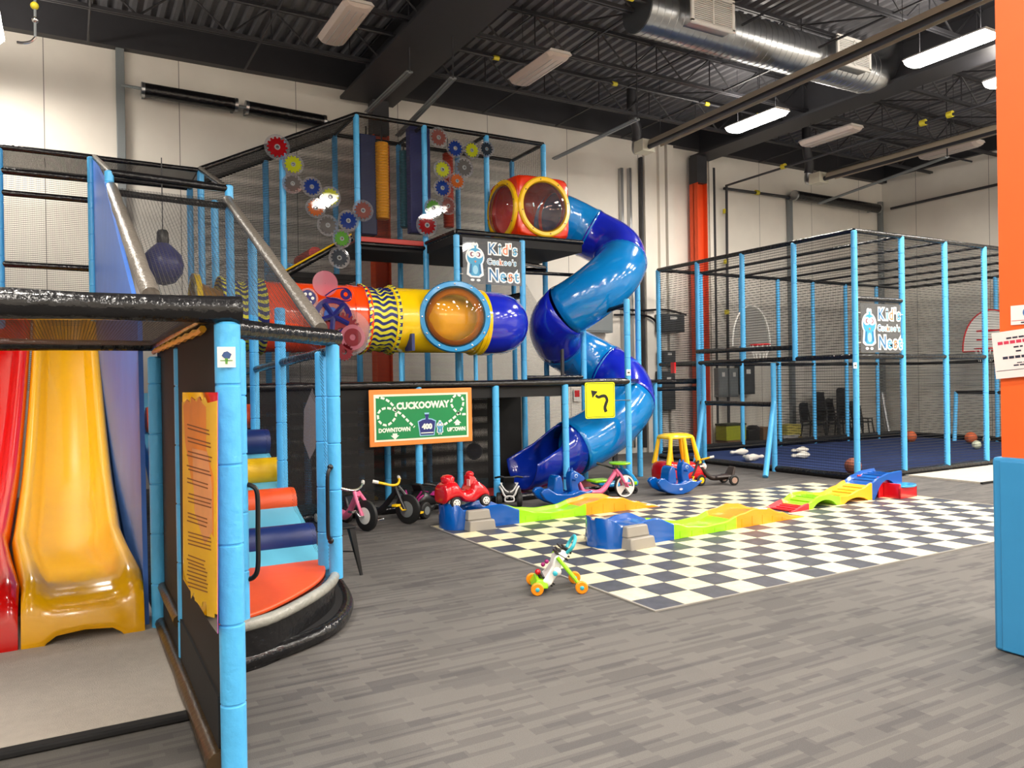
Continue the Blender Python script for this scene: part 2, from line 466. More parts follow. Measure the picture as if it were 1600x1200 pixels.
heater((11.3, -6.5, 6.05), (11.3, 7.35, 6.05), 'long beige tube heater hanging above the far ball court')

# ---- spiral ventilation duct with two grilles
D = thing('ventilation_duct', 'large silver spiral air duct with two white grilles under the ceiling', 'duct', (3.6, 4.5, 6.9))
dp = [(3.55 + i*.12, 4.5, 7.12 if True else 0) for i in range(44)]
dz = 6.9
path = [(3.6, 4.5, dz), (8.6, 4.5, dz)] + [(8.6 + .45*sin(a), 4.5, dz + .45*(1-cos(a))) for a in (.3, .6, .9, 1.2, 1.5)] + [(9.06, 4.5, 7.45)]
MB().tube(path, .335, 28).build('round_duct', SILV, D)
rm = MB()
for i in range(40):
    xx = 3.7 + i*.125
    rm.lathe([(.332, -.006), (.341, 0), (.332, .006)], 28, T(xx, 4.5, dz) @ RY(pi/2), caps=False)
rm.build('spiral_seams', SILV, D)
MB().lathe([(.33, 0), (.33, .02)], 24, T(3.58, 4.5, dz) @ RY(pi/2)).build('end_cap', DKGM, D)
def grille(X):
    z0, z1 = dz-.22, dz+.20
    MB().box(X, X+.78, 4.05, 4.5, z0, z1).build('grille_collar', SILV, D)
    f = MB().box(X-.03, X+.81, 4.02, 4.05, z0-.03, z0+.02).box(X-.03, X+.81, 4.02, 4.05, z1-.02, z1+.03).box(X-.03, X+.02, 4.02, 4.05, z0, z1).box(X+.76, X+.81, 4.02, 4.05, z0, z1).box(X+.38, X+.40, 4.02, 4.05, z0, z1).build('grille', WHTP, D)
    s = MB(); z = z0 + .03
    while z < z1 - .03: s.box(X, X+.78, 4.028, 4.048, z, z+.012, ); z += .028
    s.build('grille_slats', WHTP, f)
grille(4.2); grille(7.3)
for X in (4.9, 7.0):
    MB().tube([(X, 4.5, dz+.3), (X, 4.5, TOP)], .01, 5).build('hanger', STEEL, D)

# ---- ceiling lamps
def lens(name, lit):
    M = bpy.data.materials.new(name); M.use_nodes = True; nt = M.node_tree; b = nt.nodes['Principled BSDF']
    b.inputs['Base Color'].default_value = srgb(205, 190, 180) if not lit else srgb(255, 250, 240)
    b.inputs['Roughness'].default_value = .3
    if lit:
        b.inputs['Emission Color'].default_value = (1, .95, .88, 1); b.inputs['Emission Strength'].default_value = LENS_EMIT
    return M
LIT = lens('lit_prismatic_lens', True); UNLIT = lens('unlit_prismatic_lens', False)
LHOUS = mat('white_lamp_housing', (200, 194, 188), .4)
def lamp(X, Y, z, lit, label, group=None, power=None):
    g = thing('ceiling_lamp', label, 'lamp', (X, Y, z), group=group)
    sec = [(-.20, .05), (-.16, .09), (.16, .09), (.20, .05)]
    MB().loft([[(X+a, Y-.61, z+b) for a, b in sec], [(X+a, Y+.61, z+b) for a, b in sec]]).build('housing', LHOUS, g)
    low = [(-.20, .05), (-.15, -.01), (-.08, -.03), (.08, -.03), (.15, -.01), (.20, .05)]
    MB().loft([[(X+a*.8, Y-.61, z+b*.7+.01) for a, b in low], [(X+a, Y-.54, z+b) for a, b in low], [(X+a, Y+.54, z+b) for a, b in low], [(X+a*.8, Y+.61, z+b*.7+.01) for a, b in low]]
              ).build('lens', LIT if lit else UNLIT, g, smooth=20)
    if not lit:
        t = MB()
        for dx in (-.09, 0, .09): t.box(X+dx-.006, X+dx+.006, Y-.53, Y+.53, z-.038, z-.028)
        t.build('reflector_ribs', LHOUS, g)
    for dy in (-.45, .45): MB().tube([(X, Y+dy, z+.09), (X, Y+dy, TOP)], .005, 4).build('hanger', STEEL, g)
    if lit:
        ld = bpy.data.lights.new('lamp_light', 'AREA'); ld.shape = 'RECTANGLE'; ld.size = .36; ld.size_y = 1.15
        ld.energy = power or LAMP_POWER; ld.color = LAMP_COL; ld.spread = radians(175)
        lo = bpy.data.objects.new('lamp_light', ld); COL.objects.link(lo); lo.parent = g; lo.location = (0, 0, -.05)
        lu = bpy.data.lights.new('deck_fill_light', 'AREA'); lu.shape = 'RECTANGLE'; lu.size = .3; lu.size_y = 1.1   # added upward fill to brighten the roof deck; the housing is closed
        lu.energy = UP_POWER; lu.color = LAMP_COL
        l2 = bpy.data.objects.new('deck_fill_light', lu); COL.objects.link(l2); l2.parent = g; l2.location = (0, 0, .11); l2.rotation_euler = (pi, 0, 0)
    return g
lamp(-.33, 5.68, 6.3, False, 'unlit white ceiling lamp at the upper left, left of the wide roof girder')
lamp(2.7, 5.76, 6.3, False, 'unlit white ceiling lamp left of the silver duct')
lamp(7.5, 5.95, 6.3, True, 'lit ceiling lamp above the orange back column, farther of the two whole ones')
lamp(7.63, 2.42, 6.3, True, 'brightly lit ceiling lamp at the upper right, the biggest lit one')
lamp(9.5, 5.93, 6.3, False, 'unlit white ceiling lamp low over the ball court beside the gas pipe')
lamp(12.6, 5.4, 6.3, False, 'unlit white ceiling lamp farthest right near the right wall')
lamp(9.6, 2.35, 6.3, True, 'lit ceiling lamp half hidden behind the orange foreground column')
k = 0
for X in (-7.2, -3.9, -1.0, 2.2, 5.2, 8.4, 12.6):
    for Y in (-1.2, -4.6, -7.8):
        k += 1
        lamp(X, Y, 6.3, True, 'lit ceiling lamp behind the camera', 'lit lamps behind the camera', 62 if X < 0 else 110)
lamp(12.6, 2.0, 6.3, True, 'lit ceiling lamp over the right end of the hall, outside the picture')
_p = at(-26, 38, Z=6.3)
lamp(_p.x, _p.y, 6.3, True, 'lit ceiling lamp cut by the left edge at the top', power=100)
lamp(-4.6, 1.2, 6.3, True, 'lit ceiling lamp over the slides, outside the picture', power=150)

# ================================================================ floor coverings
def checker_mat():
    M = bpy.data.materials.new('black_and_cream_checks'); M.use_nodes = True; nt = M.node_tree
    b = nt.nodes['Principled BSDF']; b.inputs['Roughness'].default_value = .42
    g = N(nt, 'ShaderNodeNewGeometry'); sp = N(nt, 'ShaderNodeSeparateXYZ'); nt.links.new(g.outputs['Position'], sp.inputs[0])
    ix = math_n(nt, 'FLOOR', math_n(nt, 'DIVIDE', sp.outputs[0], TILE)); iy = math_n(nt, 'FLOOR', math_n(nt, 'DIVIDE', sp.outputs[1], TILE))
    par = math_n(nt, 'MODULO', math_n(nt, 'ADD', math_n(nt, 'ADD', ix, iy), 100), 2)
    n = N(nt, 'ShaderNodeTexNoise'); n.inputs['Scale'].default_value = 9; n.inputs['Detail'].default_value = 8; n.inputs['Roughness'].default_value = .7
    nt.links.new(g.outputs['Position'], n.inputs['Vector'])
    def ramp(a, b_):
        r = N(nt, 'ShaderNodeValToRGB'); r.color_ramp.elements[0].color = srgb(*a); r.color_ramp.elements[1].color = srgb(*b_)
        r.color_ramp.elements[0].position = .3; r.color_ramp.elements[1].position = .7
        nt.links.new(n.outputs['Fac'], r.inputs[0]); return r
    dk = ramp((52, 54, 62), (82, 84, 94)); lt = ramp((216, 204, 162), (242, 232, 192))
    m1 = N(nt, 'ShaderNodeMix', data_type='RGBA'); nt.links.new(par, m1.inputs[0])
    nt.links.new(dk.outputs[0], m1.inputs[6]); nt.links.new(lt.outputs[0], m1.inputs[7])
    nt.links.new(m1.outputs[2], b.inputs['Base Color']); return M
g = thing('checkered_mat', 'black and cream checkered race-track floor under the toy ramps', 'floor mat', (3.1, 1.9, 0))
MB().box(0, 6.33, 0, 3.85, .001, .008).build('checkered_tiles', checker_mat(), g)
e = MB(); w = .018
e.box(-w, 6.33+w, -w, 0, .001, .011).box(-w, 6.33+w, 3.85, 3.85+w, .001, .011).box(-w, 0, 0, 3.85, .001, .011).box(6.33, 6.33+w, 0, 3.85, .001, .011)
e.build('edge_trim', mat('grey_edge_trim', (150, 146, 138), .4), g)
# slide landing mat
g = thing('landing_mat', 'pale grey landing mat in front of the yellow and red slides', 'floor mat', (-5, 1, 0))
MB().box(-8.5, -3.04, -.12, 2.2, .002, .035).build('carpet_top', mat('pale_grey_carpet', (196, 188, 178), .9, bump=.5, bscale=150, vary=.12, vscale=18), g)
MB().box(-8.5, -3.04, -.19, -.12, .002, .036).build('black_edge', BLKM, g, bev=.01)
g = thing('landing_mat', 'white floor mat beside the ball court at the right', 'floor mat', (10, 2.5, 0))
MB().box(8.15, 15.0, 2.35, 3.5, .002, .03).build('carpet_top', mat('cream_carpet', (186, 180, 168), .9, bump=.4, bscale=120, vary=.08), g)
MB().box(8.12, 15.0, 2.31, 2.35, .002, .031).build('black_edge', BLKM, g)

# ================================================================ right foreground column
g = thing('orange_column', 'orange square column with blue foam padding in the right foreground', 'column', (1.4, -1.95, 0))
MB().box(1.2, 1.75, -2.3, -1.69, 1.1, TOP).build('column_shaft', mat('orange_wall_paint', (238, 96, 26), .55), g)
PAD = mat('blue_padding', (54, 138, 190), .4, bump=.15, bscale=10)
MB().box(1.165, 1.79, -2.34, -1.65, .0, 1.13).build('foam_pad', PAD, g, bev=.02)
MB().box(1.155, 1.17, -2.34, -1.70, .01, 1.11).build('pad_flap', PAD, g, bev=.006)

def text_mesh(s, size, name='text', extr=0.0, offset=0, align='CENTER'):
    c = bpy.data.curves.new(name, 'FONT'); c.body = s; c.size = size; c.extrude = extr; c.offset = offset
    c.align_x = align; c.align_y = 'CENTER'; c.resolution_u = 2
    o = bpy.data.objects.new(name, c); COL.objects.link(o)
    dg = bpy.context.evaluated_depsgraph_get(); me = bpy.data.meshes.new_from_object(o.evaluated_get(dg))
    vs = [v.co.copy() for v in me.vertices]; fs = [tuple(p.vertices) for p in me.polygons]
    bpy.data.objects.remove(o); bpy.data.curves.remove(c)
    return vs, fs
def frame(o, xd, zd):
    """matrix with local x along xd, local y along zd, local z out of the face"""
    x = Vector(xd).normalized(); y = Vector(zd).normalized(); z = x.cross(y)
    return Matrix(((x.x, y.x, z.x, o[0]), (x.y, y.y, z.y, o[1]), (x.z, y.z, z.z, o[2]), (0, 0, 0, 1)))
def letters(name, s, size, M, m, parent, extr=.001, offset=0, align='CENTER', sx=1):
    vs, fs = text_mesh(s, size, name, extr, offset, align)
    b = MB(); b.add([(v.x*sx, v.y, v.z) for v in vs], fs, M)
    return b.build(name, m, parent, smooth=0)
def plate(b, M, x0, x1, y0, y1, z0, z1): b.box(x0, x1, y0, y1, z0, z1, M); return b
INKB = mat('dark_ink', (40, 40, 60), .6); INKR = mat('red_ink', (205, 50, 80), .6)
# two paper notices on the column; its face looks towards -X, reading direction is -Y
PAPER = mat('white_paper', (238, 232, 226), .6); PAPP = mat('pinkish_paper', (240, 222, 218), .6)
g = thing('paper_notice', 'small white notice with a round blue and red emblem on the orange column', 'notice', (1.198, -1.85, 1.9))
F = frame((1.196, -1.86, 1.95), (0, -1, 0), (0, 0, 1))
plate(MB(), F, -.105, .105, -.055, .055, 0, .002).build('sheet', PAPER, g)
rg = MB(); rg.lathe([(.030, 0), (.030, .001), (.024, .001), (.024, 0)], 20, F @ T(-.01, .012, .002)); rg.build('round_emblem', mat('emblem_blue', (70, 120, 180), .5), g)
plate(MB(), F, -.028, .008, .006, .018, .002, .003).build('emblem_mark', INKR, g)
plate(MB(), F, -.1, .1, -.033, -.030, .002, .003).build('red_rule', INKR, g)
plate(MB(), F, -.05, .05, -.048, -.040, .002, .003).build('caption_line', INKB, g)
g = thing('paper_notice', 'tilted white notice with a red heading line below the emblem notice on the orange column', 'notice', (1.198, -1.85, 1.6))
F = frame((1.18, -1.79, 1.73), (0, -1, .0), (0, 0, 1)) @ RZ(radians(5))
plate(MB(), F, -.125, .125, -.135, .135, 0, .002).build('sheet', PAPP, g)
for x0_, x1_, y, h_, m_ in ((-.045, .075, .088, .010, INKB), (-.095, .118, .060, .018, INKR), (-.01, .04, .034, .009, INKB), (0, .03, .010, .009, INKB), (-.075, .118, -.026, .015, INKB), (.0, .05, -.055, .005, INKB), (-.02, .085, -.070, .008, INKB), (-.118, .12, -.092, .003, INKB)):
    b = MB(); xx = x0_
    while xx < x1_ - .002:
        w_ = min(.028, x1_-xx); plate(b, F, xx, xx+w_, y, y+h_, .002, .003); xx += w_ + (.006 if h_ > .004 else 0)
    b.build('notice_line', m_, g)

# ================================================================ play frames
PR = .046
def post_mb(x, y, z0, z1, r=PR):
    prof = [(r*.6, 0), (r, .004)]; z = .30; h = z1 - z0
    while z < h - .1:
        prof += [(r, z-.007), (r*.88, z-.002), (r*.88, z+.002), (r, z+.007)]; z += .33
    prof += [(r, h-.012), (r*.7, h)]
    return MB().lathe(prof, 20, T(x, y, z0))
def post(root, x, y, z0, z1, r=PR): return post_mb(x, y, z0, z1, r).build('post', FOAM, root, smooth=24)
def rail(root, a, b, r=.036, m=BLKV, nm='padded_rail'):
    a = Vector(a); b = Vector(b); L = (b-a).length; n = max(2, int(L/.28)); rr = []; P = []
    rnd = random.Random(int(abs(a.x*7+a.y*13+a.z*29+b.x*3)*100))
    for i in range(n+1):
        P.append(a.lerp(b, i/n)); rr.append(r*(1 + rnd.uniform(-.09, .09)))
    return MB().tube(P, rr, 10).build(nm, m, root, smooth=60)
def brace(root, a, b, r=PR, nm='brace'):
    a = Vector(a); b = Vector(b); return MB().tube([a.lerp(b, i/8) for i in range(9)], r, 12).build(nm, FOAM, root, smooth=60)

RROLL = mat('red_roller_vinyl', (220, 50, 40), .4)
GX = lambda i: .32 + 1.115*i
R0, R1, R2_, R3 = 4.95, 6.08, 7.2, 8.3
DZ = 1.58; UZ = 3.84; RZT = 5.72

P = thing('play_tower', 'tall blue-posted netted play tower against the back wall, with tubes and spiral slide', 'play structure', (1, 6.5, 0))
# front row
for i, zt in ((-1, DZ), (0, DZ), (1, DZ), (2, DZ), (3, 2.82)): post(P, GX(i), R0, 0, zt)
for i, zt in ((-1, DZ), (0, DZ), (1, UZ-.05), (2, UZ-.05), (3, 2.66), (4, 3.36)): post(P, GX(i), R1, 0, zt)
for i, zt in ((-1, 5.16), (0, RZT), (1, RZT), (2, RZT), (3, RZT)): post(P, GX(i), R2_, 0, zt)
for i, zt in ((-1, 5.16), (0, RZT), (1, RZT), (2, RZT), (3, RZT)): post(P, GX(i), R3, 0, zt)
post(P, GX(-2), R1, 0, 3.95); post(P, GX(-2), R2_, 0, 4.62); post(P, GX(-2), R3, 0, 4.62)
post(P, 6.06, 7.2, 0, 1.6)
# deck edge rails
rail(P, (GX(-2), R0, DZ+.02), (GX(3), R0, DZ+.02), .05)
rail(P, (GX(3), R0, DZ+.02), (6.06, 7.2, DZ), .045)
rail(P, (GX(2), R0, DZ), (GX(2), R3, DZ)); rail(P, (GX(3), R0, DZ-.02), (GX(3), R3, DZ-.02))
rail(P, (GX(2), R1, DZ+.1), (GX(3), R1, DZ+.1)); rail(P, (GX(3), R0, 2.74), (GX(3), R1, 2.62)); rail(P, (GX(2), R1, 3.3), (GX(4), R1, 3.32), .03)
rail(P, (GX(2), R1, 2.95), (GX(2), R3, 2.95), .05); rail(P, (GX(2), R3, 1.05), (GX(3), R3, 1.05))
# lower deck (solid padded) and skirt netting under its edge
MB().box(GX(-2)+.05, GX(2)-.03, R0+.06, R3, DZ-.12, DZ).build('lower_deck', BLKM, P)
MB().box(GX(-2), GX(2), R0+.03, R0+.06, DZ-.17, DZ).build('deck_skirt', BLKM, P)
MB().box(GX(2)-.62, GX(2)-.05, R1+.02, R1+.06, .02, DZ-.05).build('black_panel', BLKM, P)
# upper deck
MB().box(GX(0), GX(3), R2_, R3, UZ-.16, UZ-.04).box(GX(1), GX(3), R1, R2_, UZ-.16, UZ-.04).build('upper_deck', BLKM, P)
MB().box(GX(0)+.04, GX(1)-.04, R2_-.02, R2_+.9, UZ-.05, UZ+.03).build('deck_mat', mat('faded_red_pad', (190, 60, 52), .5), P, label='faded red deck mat', bev=.01)
rail(P, (GX(1), R1, UZ), (GX(3), R1, UZ), .038); rail(P, (GX(1), R1, UZ), (GX(1), R2_, UZ), .038)
rail(P, (GX(0), R2_, UZ-.08), (GX(1), R2_, UZ-.08), .038); rail(P, (GX(3), R1, UZ), (GX(3), R2_, UZ), .038)
rail(P, (GX(2), R1, UZ-.4), (GX(3), R2_, UZ-.25), .035); rail(P, (GX(2)+.1, R2_, UZ-.35), (GX(3), R2_, UZ-.3), .05)
# top rails and sloped left roof
for Y in (R2_, R3):
    rail(P, (GX(0), Y, RZT), (GX(3), Y, RZT), .036); rail(P, (GX(0), Y, RZT), (GX(-2), Y, 4.62), .036)
    if Y == R2_: rail(P, (GX(-2), Y, 4.60), (-5.4, Y, 4.62), .036)
for i in (0, 1, 2, 3): rail(P, (GX(i), R2_, RZT), (GX(i), R3, RZT), .032)
rail(P, (GX(-2), R2_, 4.6), (GX(-2), R3, 4.6), .032); rail(P, (GX(-2), R3, 4.6), (-5.4, R3, 4.62), .036)
# sloping walkway rail with yellow piping
yp = rail(P, at(549, 372, Y=R2_), at(440, 432, Y=R2_), .05)
MB().tube([at(549, 366, Y=R2_-.04), at(440, 426, Y=R2_-.04)], .014, 6).build('yellow_piping', YELV, P)
for px_, py_, r_, m_ in ((493, 396, .10, RROLL), (450, 424, .13, SKYP)):
    q_ = at(px_, py_, Y=R2_+.1); MB().tube([(q_.x, R2_+.1, q_.z), (q_.x, R3-.1, q_.z)], r_, 18).build('walkway_roller', m_, P)
MB().box(GX(-1), GX(0), R2_, R3, 3.2, 3.28).build('sloped_walkway', BLKM, P)
# nets
net('back_net', [[(GX(-2), R3, 0), (GX(3), R3, 0), (GX(3), R3, 3.8), (GX(-2), R3, 3.8)],
                 [(GX(-2), R3, 3.8), (GX(3), R3, 3.8), (GX(3), R3, RZT), (GX(0), R3, RZT), (GX(-2), R3, 4.62)]], NETB, P)
net('roof_net', [[(GX(0), R2_, RZT), (GX(0), R3, RZT), (GX(-2), R3, 4.6), (GX(-2), R2_, 4.6)], [(GX(-2), R2_, 4.6), (GX(-2), R3, 4.6), (-5.4, R3, 4.6), (-5.4, R2_, 4.6)]], NETD, P)
net('roof_net', [[(GX(0), R2_, RZT), (GX(3), R2_, RZT), (GX(3), R3, RZT), (GX(0), R3, RZT)]], NETB, P)
net('front_net', [[(GX(-2), R2_, 1.6), (GX(0), R2_, 1.6), (GX(0), R2_, RZT), (GX(-2), R2_, 4.6)]], NETB, P)
net('front_net', [[(GX(0), R2_, UZ), (GX(3), R2_, UZ), (GX(3), R2_, RZT), (GX(0), R2_, RZT)]], NETW, P)
net('side_net', [[(GX(3), R2_, UZ), (GX(3), R3, UZ), (GX(3), R3, RZT), (GX(3), R2_, RZT)], [(GX(3), R1, 0), (GX(3), R3, 0), (GX(3), R3, UZ), (GX(3), R1, 1.6)]], NETW, P)
NETL = net_mat('lower_netting', (14, 13, 13), .02, .66)
net('lower_net', [[(GX(-2), R0, .0), (GX(0)-.6, R0, .0), (GX(0)-.6, R0, DZ), (GX(-2), R0, DZ)], [(GX(-2), R1, .0), (GX(2), R1, .0), (GX(2), R1, DZ-.1), (GX(-2), R1, DZ-.1)],
                  [(GX(-2), R2_, .0), (GX(2), R2_, .0), (GX(2), R2_, DZ-.1), (GX(-2), R2_, DZ-.1)]], NETL, P)
# ground mats inside the tower
def padfloor(x0, x1, y0, y1, c, lab, z=.05):
    b = MB().box(x0, x1, y0, y1, .002, z); o = b.build('soft_floor_pad', c, None, bev=.01); return put(o, lab, 'floor mat', 'soft floor pads inside the play tower')
TEALV = mat('teal_vinyl', (30, 110, 130), .45); BRNR = mat('dark_red_vinyl', (140, 30, 24), .45)
padfloor(-1.85, -.2, 5.1, 6.0, TEALV, 'teal floor pad behind the pink tricycle'); padfloor(-1.85, .2, 6.15, 7.1, YELV, 'yellow floor pad deep under the play tower behind the teal one')
padfloor(.9, 3.6, 5.2, 6.0, BRNR, 'dark red floor pad under the tower behind the blue rocking toy'); padfloor(.4, 2.5, 6.2, 7.1, TEALV, 'teal floor pad deep under the middle of the play tower')
g = thing('base_beam', 'black padded beam on the floor along the front of the play tower', 'beam', (1, R0, 0))
rail(g, (-1.6, R0, .05), (GX(3), R0, .05), .05)

# ---------------------------------------------------------------- ball court
CX0, CX1, CY0, CY1, CZM, CZT = 7.07, 15.2, 3.63, 8.25, 1.93, 3.88
Q = thing('ball_court', 'netted ball court cage of light blue posts with navy floor at the right', 'play structure', (11, 6, 0))
xs = [CX0 + 1.175*i for i in range(7)] + [CX1]; ys = [CY0 + 1.155*i for i in range(5)]
for X in xs: post(Q, X, CY0, 0, CZT); post(Q, X, CY1, 0, CZT)
for Y in ys[1:4]:
    if abs(Y - ys[1]) < .01: post(Q, CX0, Y, CZM-.03, CZT)
    else: post(Q, CX0, Y, 0 if Y > 6.5 else CZM, CZT)
    post(Q, CX1, Y, 0, CZT)
post(Q, CX0-.02, 5.24, 0, 1.88); post(Q, CX0-.02, 6.95, 0, 1.88)
brace(Q, (CX0-.02, 5.24, 1.2), (6.25, 4.72, .02)); brace(Q, (CX0-.02, 6.95, 1.2), (6.15, 6.25, .02))
rail(Q, (CX0-.02, 5.25, 1.16), (CX0-.02, 7.0, 1.16), .045)
rail(Q, (CX0-.03, 4.85, 2.12), (CX0-.03, 7.1, 2.15), .04)
for z in (CZM, CZT):
    for Y in (CY0, CY1): rail(Q, (CX0, Y, z), (CX1, Y, z), .038)
    for X in (CX0, CX1): rail(Q, (X, CY0, z), (X, CY1, z), .038)
for X in xs[1:-1]:
    rail(Q, (X, CY0, CZT), (X, CY1, CZT), .026)
rail(Q, (CX0, CY0, 2.83), (CX0+1.175, CY0, 2.83), .036)
rail(Q, (CX1, 5.6, 1.2), (CX1, 6.9, 1.2), .045); brace(Q, (CX1, 6.9, 1.2), (14.6, 6.6, .05))
brk = MB()
for X in xs: brk.box(X-.05, X+.05, CY0-.06, CY0+.06, 0, .02)
brk.build('foot_plate', GREYM, Q)
net('wall_net', [[(CX0, CY1, 0), (CX1, CY1, 0), (CX1, CY1, CZT), (CX0, CY1, CZT)]], NETB, Q)
net('wall_net', [[(CX1, CY0, 0), (CX1, CY1, 0), (CX1, CY1, CZT), (CX1, CY0, CZT)]], NETW, Q)
net('wall_net', [[(CX0, CY0, 0), (CX1, CY0, 0), (CX1, CY0, CZT), (CX0, CY0, CZT)]], net_mat('court_netting', (26, 26, 28), .045, .2), Q)
net('wall_net', [[(CX0, CY0, CZM), (CX0, CY1, CZM), (CX0, CY1, CZT), (CX0, CY0, CZT)], [(CX0, CY0, .1), (CX0, 5.3, .1), (CX0, 5.3, CZM), (CX0, CY0, CZM)], [(CX0, 7.0, .1), (CX0, CY1, .1), (CX0, CY1, CZM), (CX0, 7.0, CZM)]],
    net_mat('court_side_netting', (26, 26, 28), .045, .2), Q)
net('roof_net', [[(CX0, CY0, CZT), (CX1, CY0, CZT), (CX1, CY1, CZT), (CX0, CY1, CZT)]], NETB, Q)
MB().box(CX0+.03, CX1-.03, CY0+.05, CY1-.03, .002, .06).build('navy_floor', mat('navy_carpet', (2, 36, 88), .95, bump=.4, bscale=120, vary=.15), Q)
for a, b_ in (((CX0, CY0, .05), (CX1, CY0, .05)), ((CX0, CY1, .12), (CX1, CY1, .12)), ((CX1, CY0, .12), (CX1, CY1, .12)), ((CX0, CY0, .05), (CX0, CY1, .05))):
    rail(Q, a, b_, .06, nm='base_padding')
MB().box(CX0, CX1, CY1-.02, CY1+.03, .0, .22).build('back_kickboard', BLKM, Q)

# hoops: semicircular backboards on the far nets
def backboard(cx, cz, w, h, Y, label, style):
    g = thing('backboard', label, 'backboard', (cx, Y, cz))
    pts = [(-w/2, -h*.45)] + [(-w/2*cos(a), -h*.45 + h*.95*sin(a)**.9) for a in [pi*i/20 for i in range(1, 20)]] + [(w/2, -h*.45)]
    Fm = frame((cx, Y, cz), (1, 0, 0), (0, 0, 1)) if style < 2 else frame((CX1-.1, Y, cz), (0, -1, 0), (0, 0, 1))
    clear = style == 0
    if clear:
        MB().prism(pts, 0, .012, Fm).build('clear_board', clear_mat('clear_board', (220, 220, 215), .25), g)
        MB().tube([Fm @ Vector((x, y, .01)) for x, y in pts], .014, 6).build('white_rim_band', WHTP, g)
        zr = -h*.42; ring_m = REDP
    else:
        MB().prism(pts, 0, .02, Fm).build('white_board', WHTP, g)
        MB().tube([Fm @ Vector((x, y, .022)) for x, y in pts] + [Fm @ Vector((pts[0][0], pts[0][1], .022))], .018, 6).build('red_border', REDP, g)
        plate(MB(), Fm, -w*.25, w*.36, -.0, .04, .02, .024).build('red_bar', REDP, g)
        plate(MB(), Fm, -w*.25, w*.36, -.2, -.17, .02, .024).build('red_bar', REDP, g)
        zr = -h*.4
    ring = MB().tube([Fm @ Vector((.22*cos(a), zr, .25 + .22*sin(a))) for a in [2*pi*i/20 for i in range(21)]], .012, 6)
    ring.build('hoop_ring', REDP, g)
    nb = MB()
    for i in range(12):
        a = 2*pi*i/12
        nb.tube([Fm @ Vector((.22*cos(a), zr, .25+.22*sin(a))), Fm @ Vector((.13*cos(a+.3), zr-.3, .25+.13*sin(a+.3)))], .004, 4)
        nb.tube([Fm @ Vector((.22*cos(a), zr, .25+.22*sin(a))), Fm @ Vector((.13*cos(a-.3), zr-.3, .25+.13*sin(a-.3)))], .004, 4)
    nb.build('hoop_net', WHTP, g)
    return g
backboard(9.6, 2.75, 1.15, .95, CY1-.12, 'clear arched basketball backboard on the back net of the ball court', 0)
backboard(0, 2.62, 1.3, 1.0, 6.0, 'white red-edged arched basketball backboard beside the orange foreground column', 2)

# ================================================================ crawl tubes
TY, TZ, TR = 5.52, 2.46, .43
def xtube(root, x0, x1, m, nm, r=TR, ribs=(), label=None):
    out = [(x, r) for x in (x0, x1)]
    prof = [(r*.96, 0), (r*1.03, .0), (r*1.03, .05), (r, .06)]
    L = x1 - x0
    for q in ribs: prof += [(r, q-.03), (r*1.025, q-.02), (r*1.025, q+.02), (r, q+.03)]
    prof += [(r, L-.06), (r*1.03, L-.05), (r*1.03, L), (r*.96, L), (r*.96, 0)]
    return MB().lathe(prof, 40, T(x0, TY, TZ) @ RY(pi/2), caps=False).build(nm, m, root, label=label)
CT = thing('crawl_tube', 'long horizontal crawl tube of orange, yellow and blue sections with a bubble window', 'play tube', (0, TY, 2.0))
xtube(CT, -1.5, -.20, ORP, 'tube_section', label='glossy orange tube section', ribs=(.4, 1.1))
xtube(CT, .12, 1.38, YEP, 'tube_section', label='glossy yellow tube section')
xtube(CT, 1.37, 1.48, YEP, 'tube_collar', r=TR*1.04, label='yellow tube collar')
def rope_mat():
    M = bpy.data.materials.new('yellow_blue_rope'); M.use_nodes = True; nt = M.node_tree; b = nt.nodes['Principled BSDF']
    b.inputs['Roughness'].default_value = .45
    tc = N(nt, 'ShaderNodeNewGeometry'); sp = N(nt, 'ShaderNodeSeparateXYZ'); nt.links.new(tc.outputs['Position'], sp.inputs[0])
    a = math_n(nt, 'ARCTAN2', math_n(nt, 'SUBTRACT', sp.outputs[2], TZ), math_n(nt, 'SUBTRACT', sp.outputs[1], TY))
    k = math_n(nt, 'SINE', math_n(nt, 'ADD', math_n(nt, 'MULTIPLY', a, 30), math_n(nt, 'MULTIPLY', math_n(nt, 'SINE', math_n(nt, 'MULTIPLY', sp.outputs[0], 30)), 1.6)))
    s = math_n(nt, 'GREATER_THAN', k, 0)
    m1 = N(nt, 'ShaderNodeMix', data_type='RGBA'); nt.links.new(s, m1.inputs[0]); m1.inputs[6].default_value = srgb(24, 36, 110); m1.inputs[7].default_value = srgb(226, 222, 60)
    nt.links.new(m1.outputs[2], b.inputs['Base Color']); return M
ROPE = rope_mat()
def rope(x0, x1, label):
    L = x1-x0; prof = []
    for i in range(15):
        t = i/14; w = .13*sin(pi*t)**.7
        prof.append((TR*(1.06 - w) + .012*sin(t*pi*7), L*t))
    n = 60; rings = []
    for r, z in prof: rings.append([((r + .010*cos(30*2*pi*j/n))*cos(2*pi*j/n), (r + .010*cos(30*2*pi*j/n))*sin(2*pi*j/n), z) for j in range(n)])
    MB().loft(rings, False, True, T(x0, TY, TZ) @ RY(pi/2)).build('rope_sleeve', ROPE, CT, label=label, smooth=70)
rope(-.26, .18, 'yellow and blue rope-wrapped joint between the orange and yellow sections')
rope(-1.98, -1.48, 'yellow and blue rope-wrapped joint at the left')
MB().box(.3, .34, TY-TR-.01, TY-.2, TZ-.42, TZ-.2).build('lower_strap', NAVYV, CT)
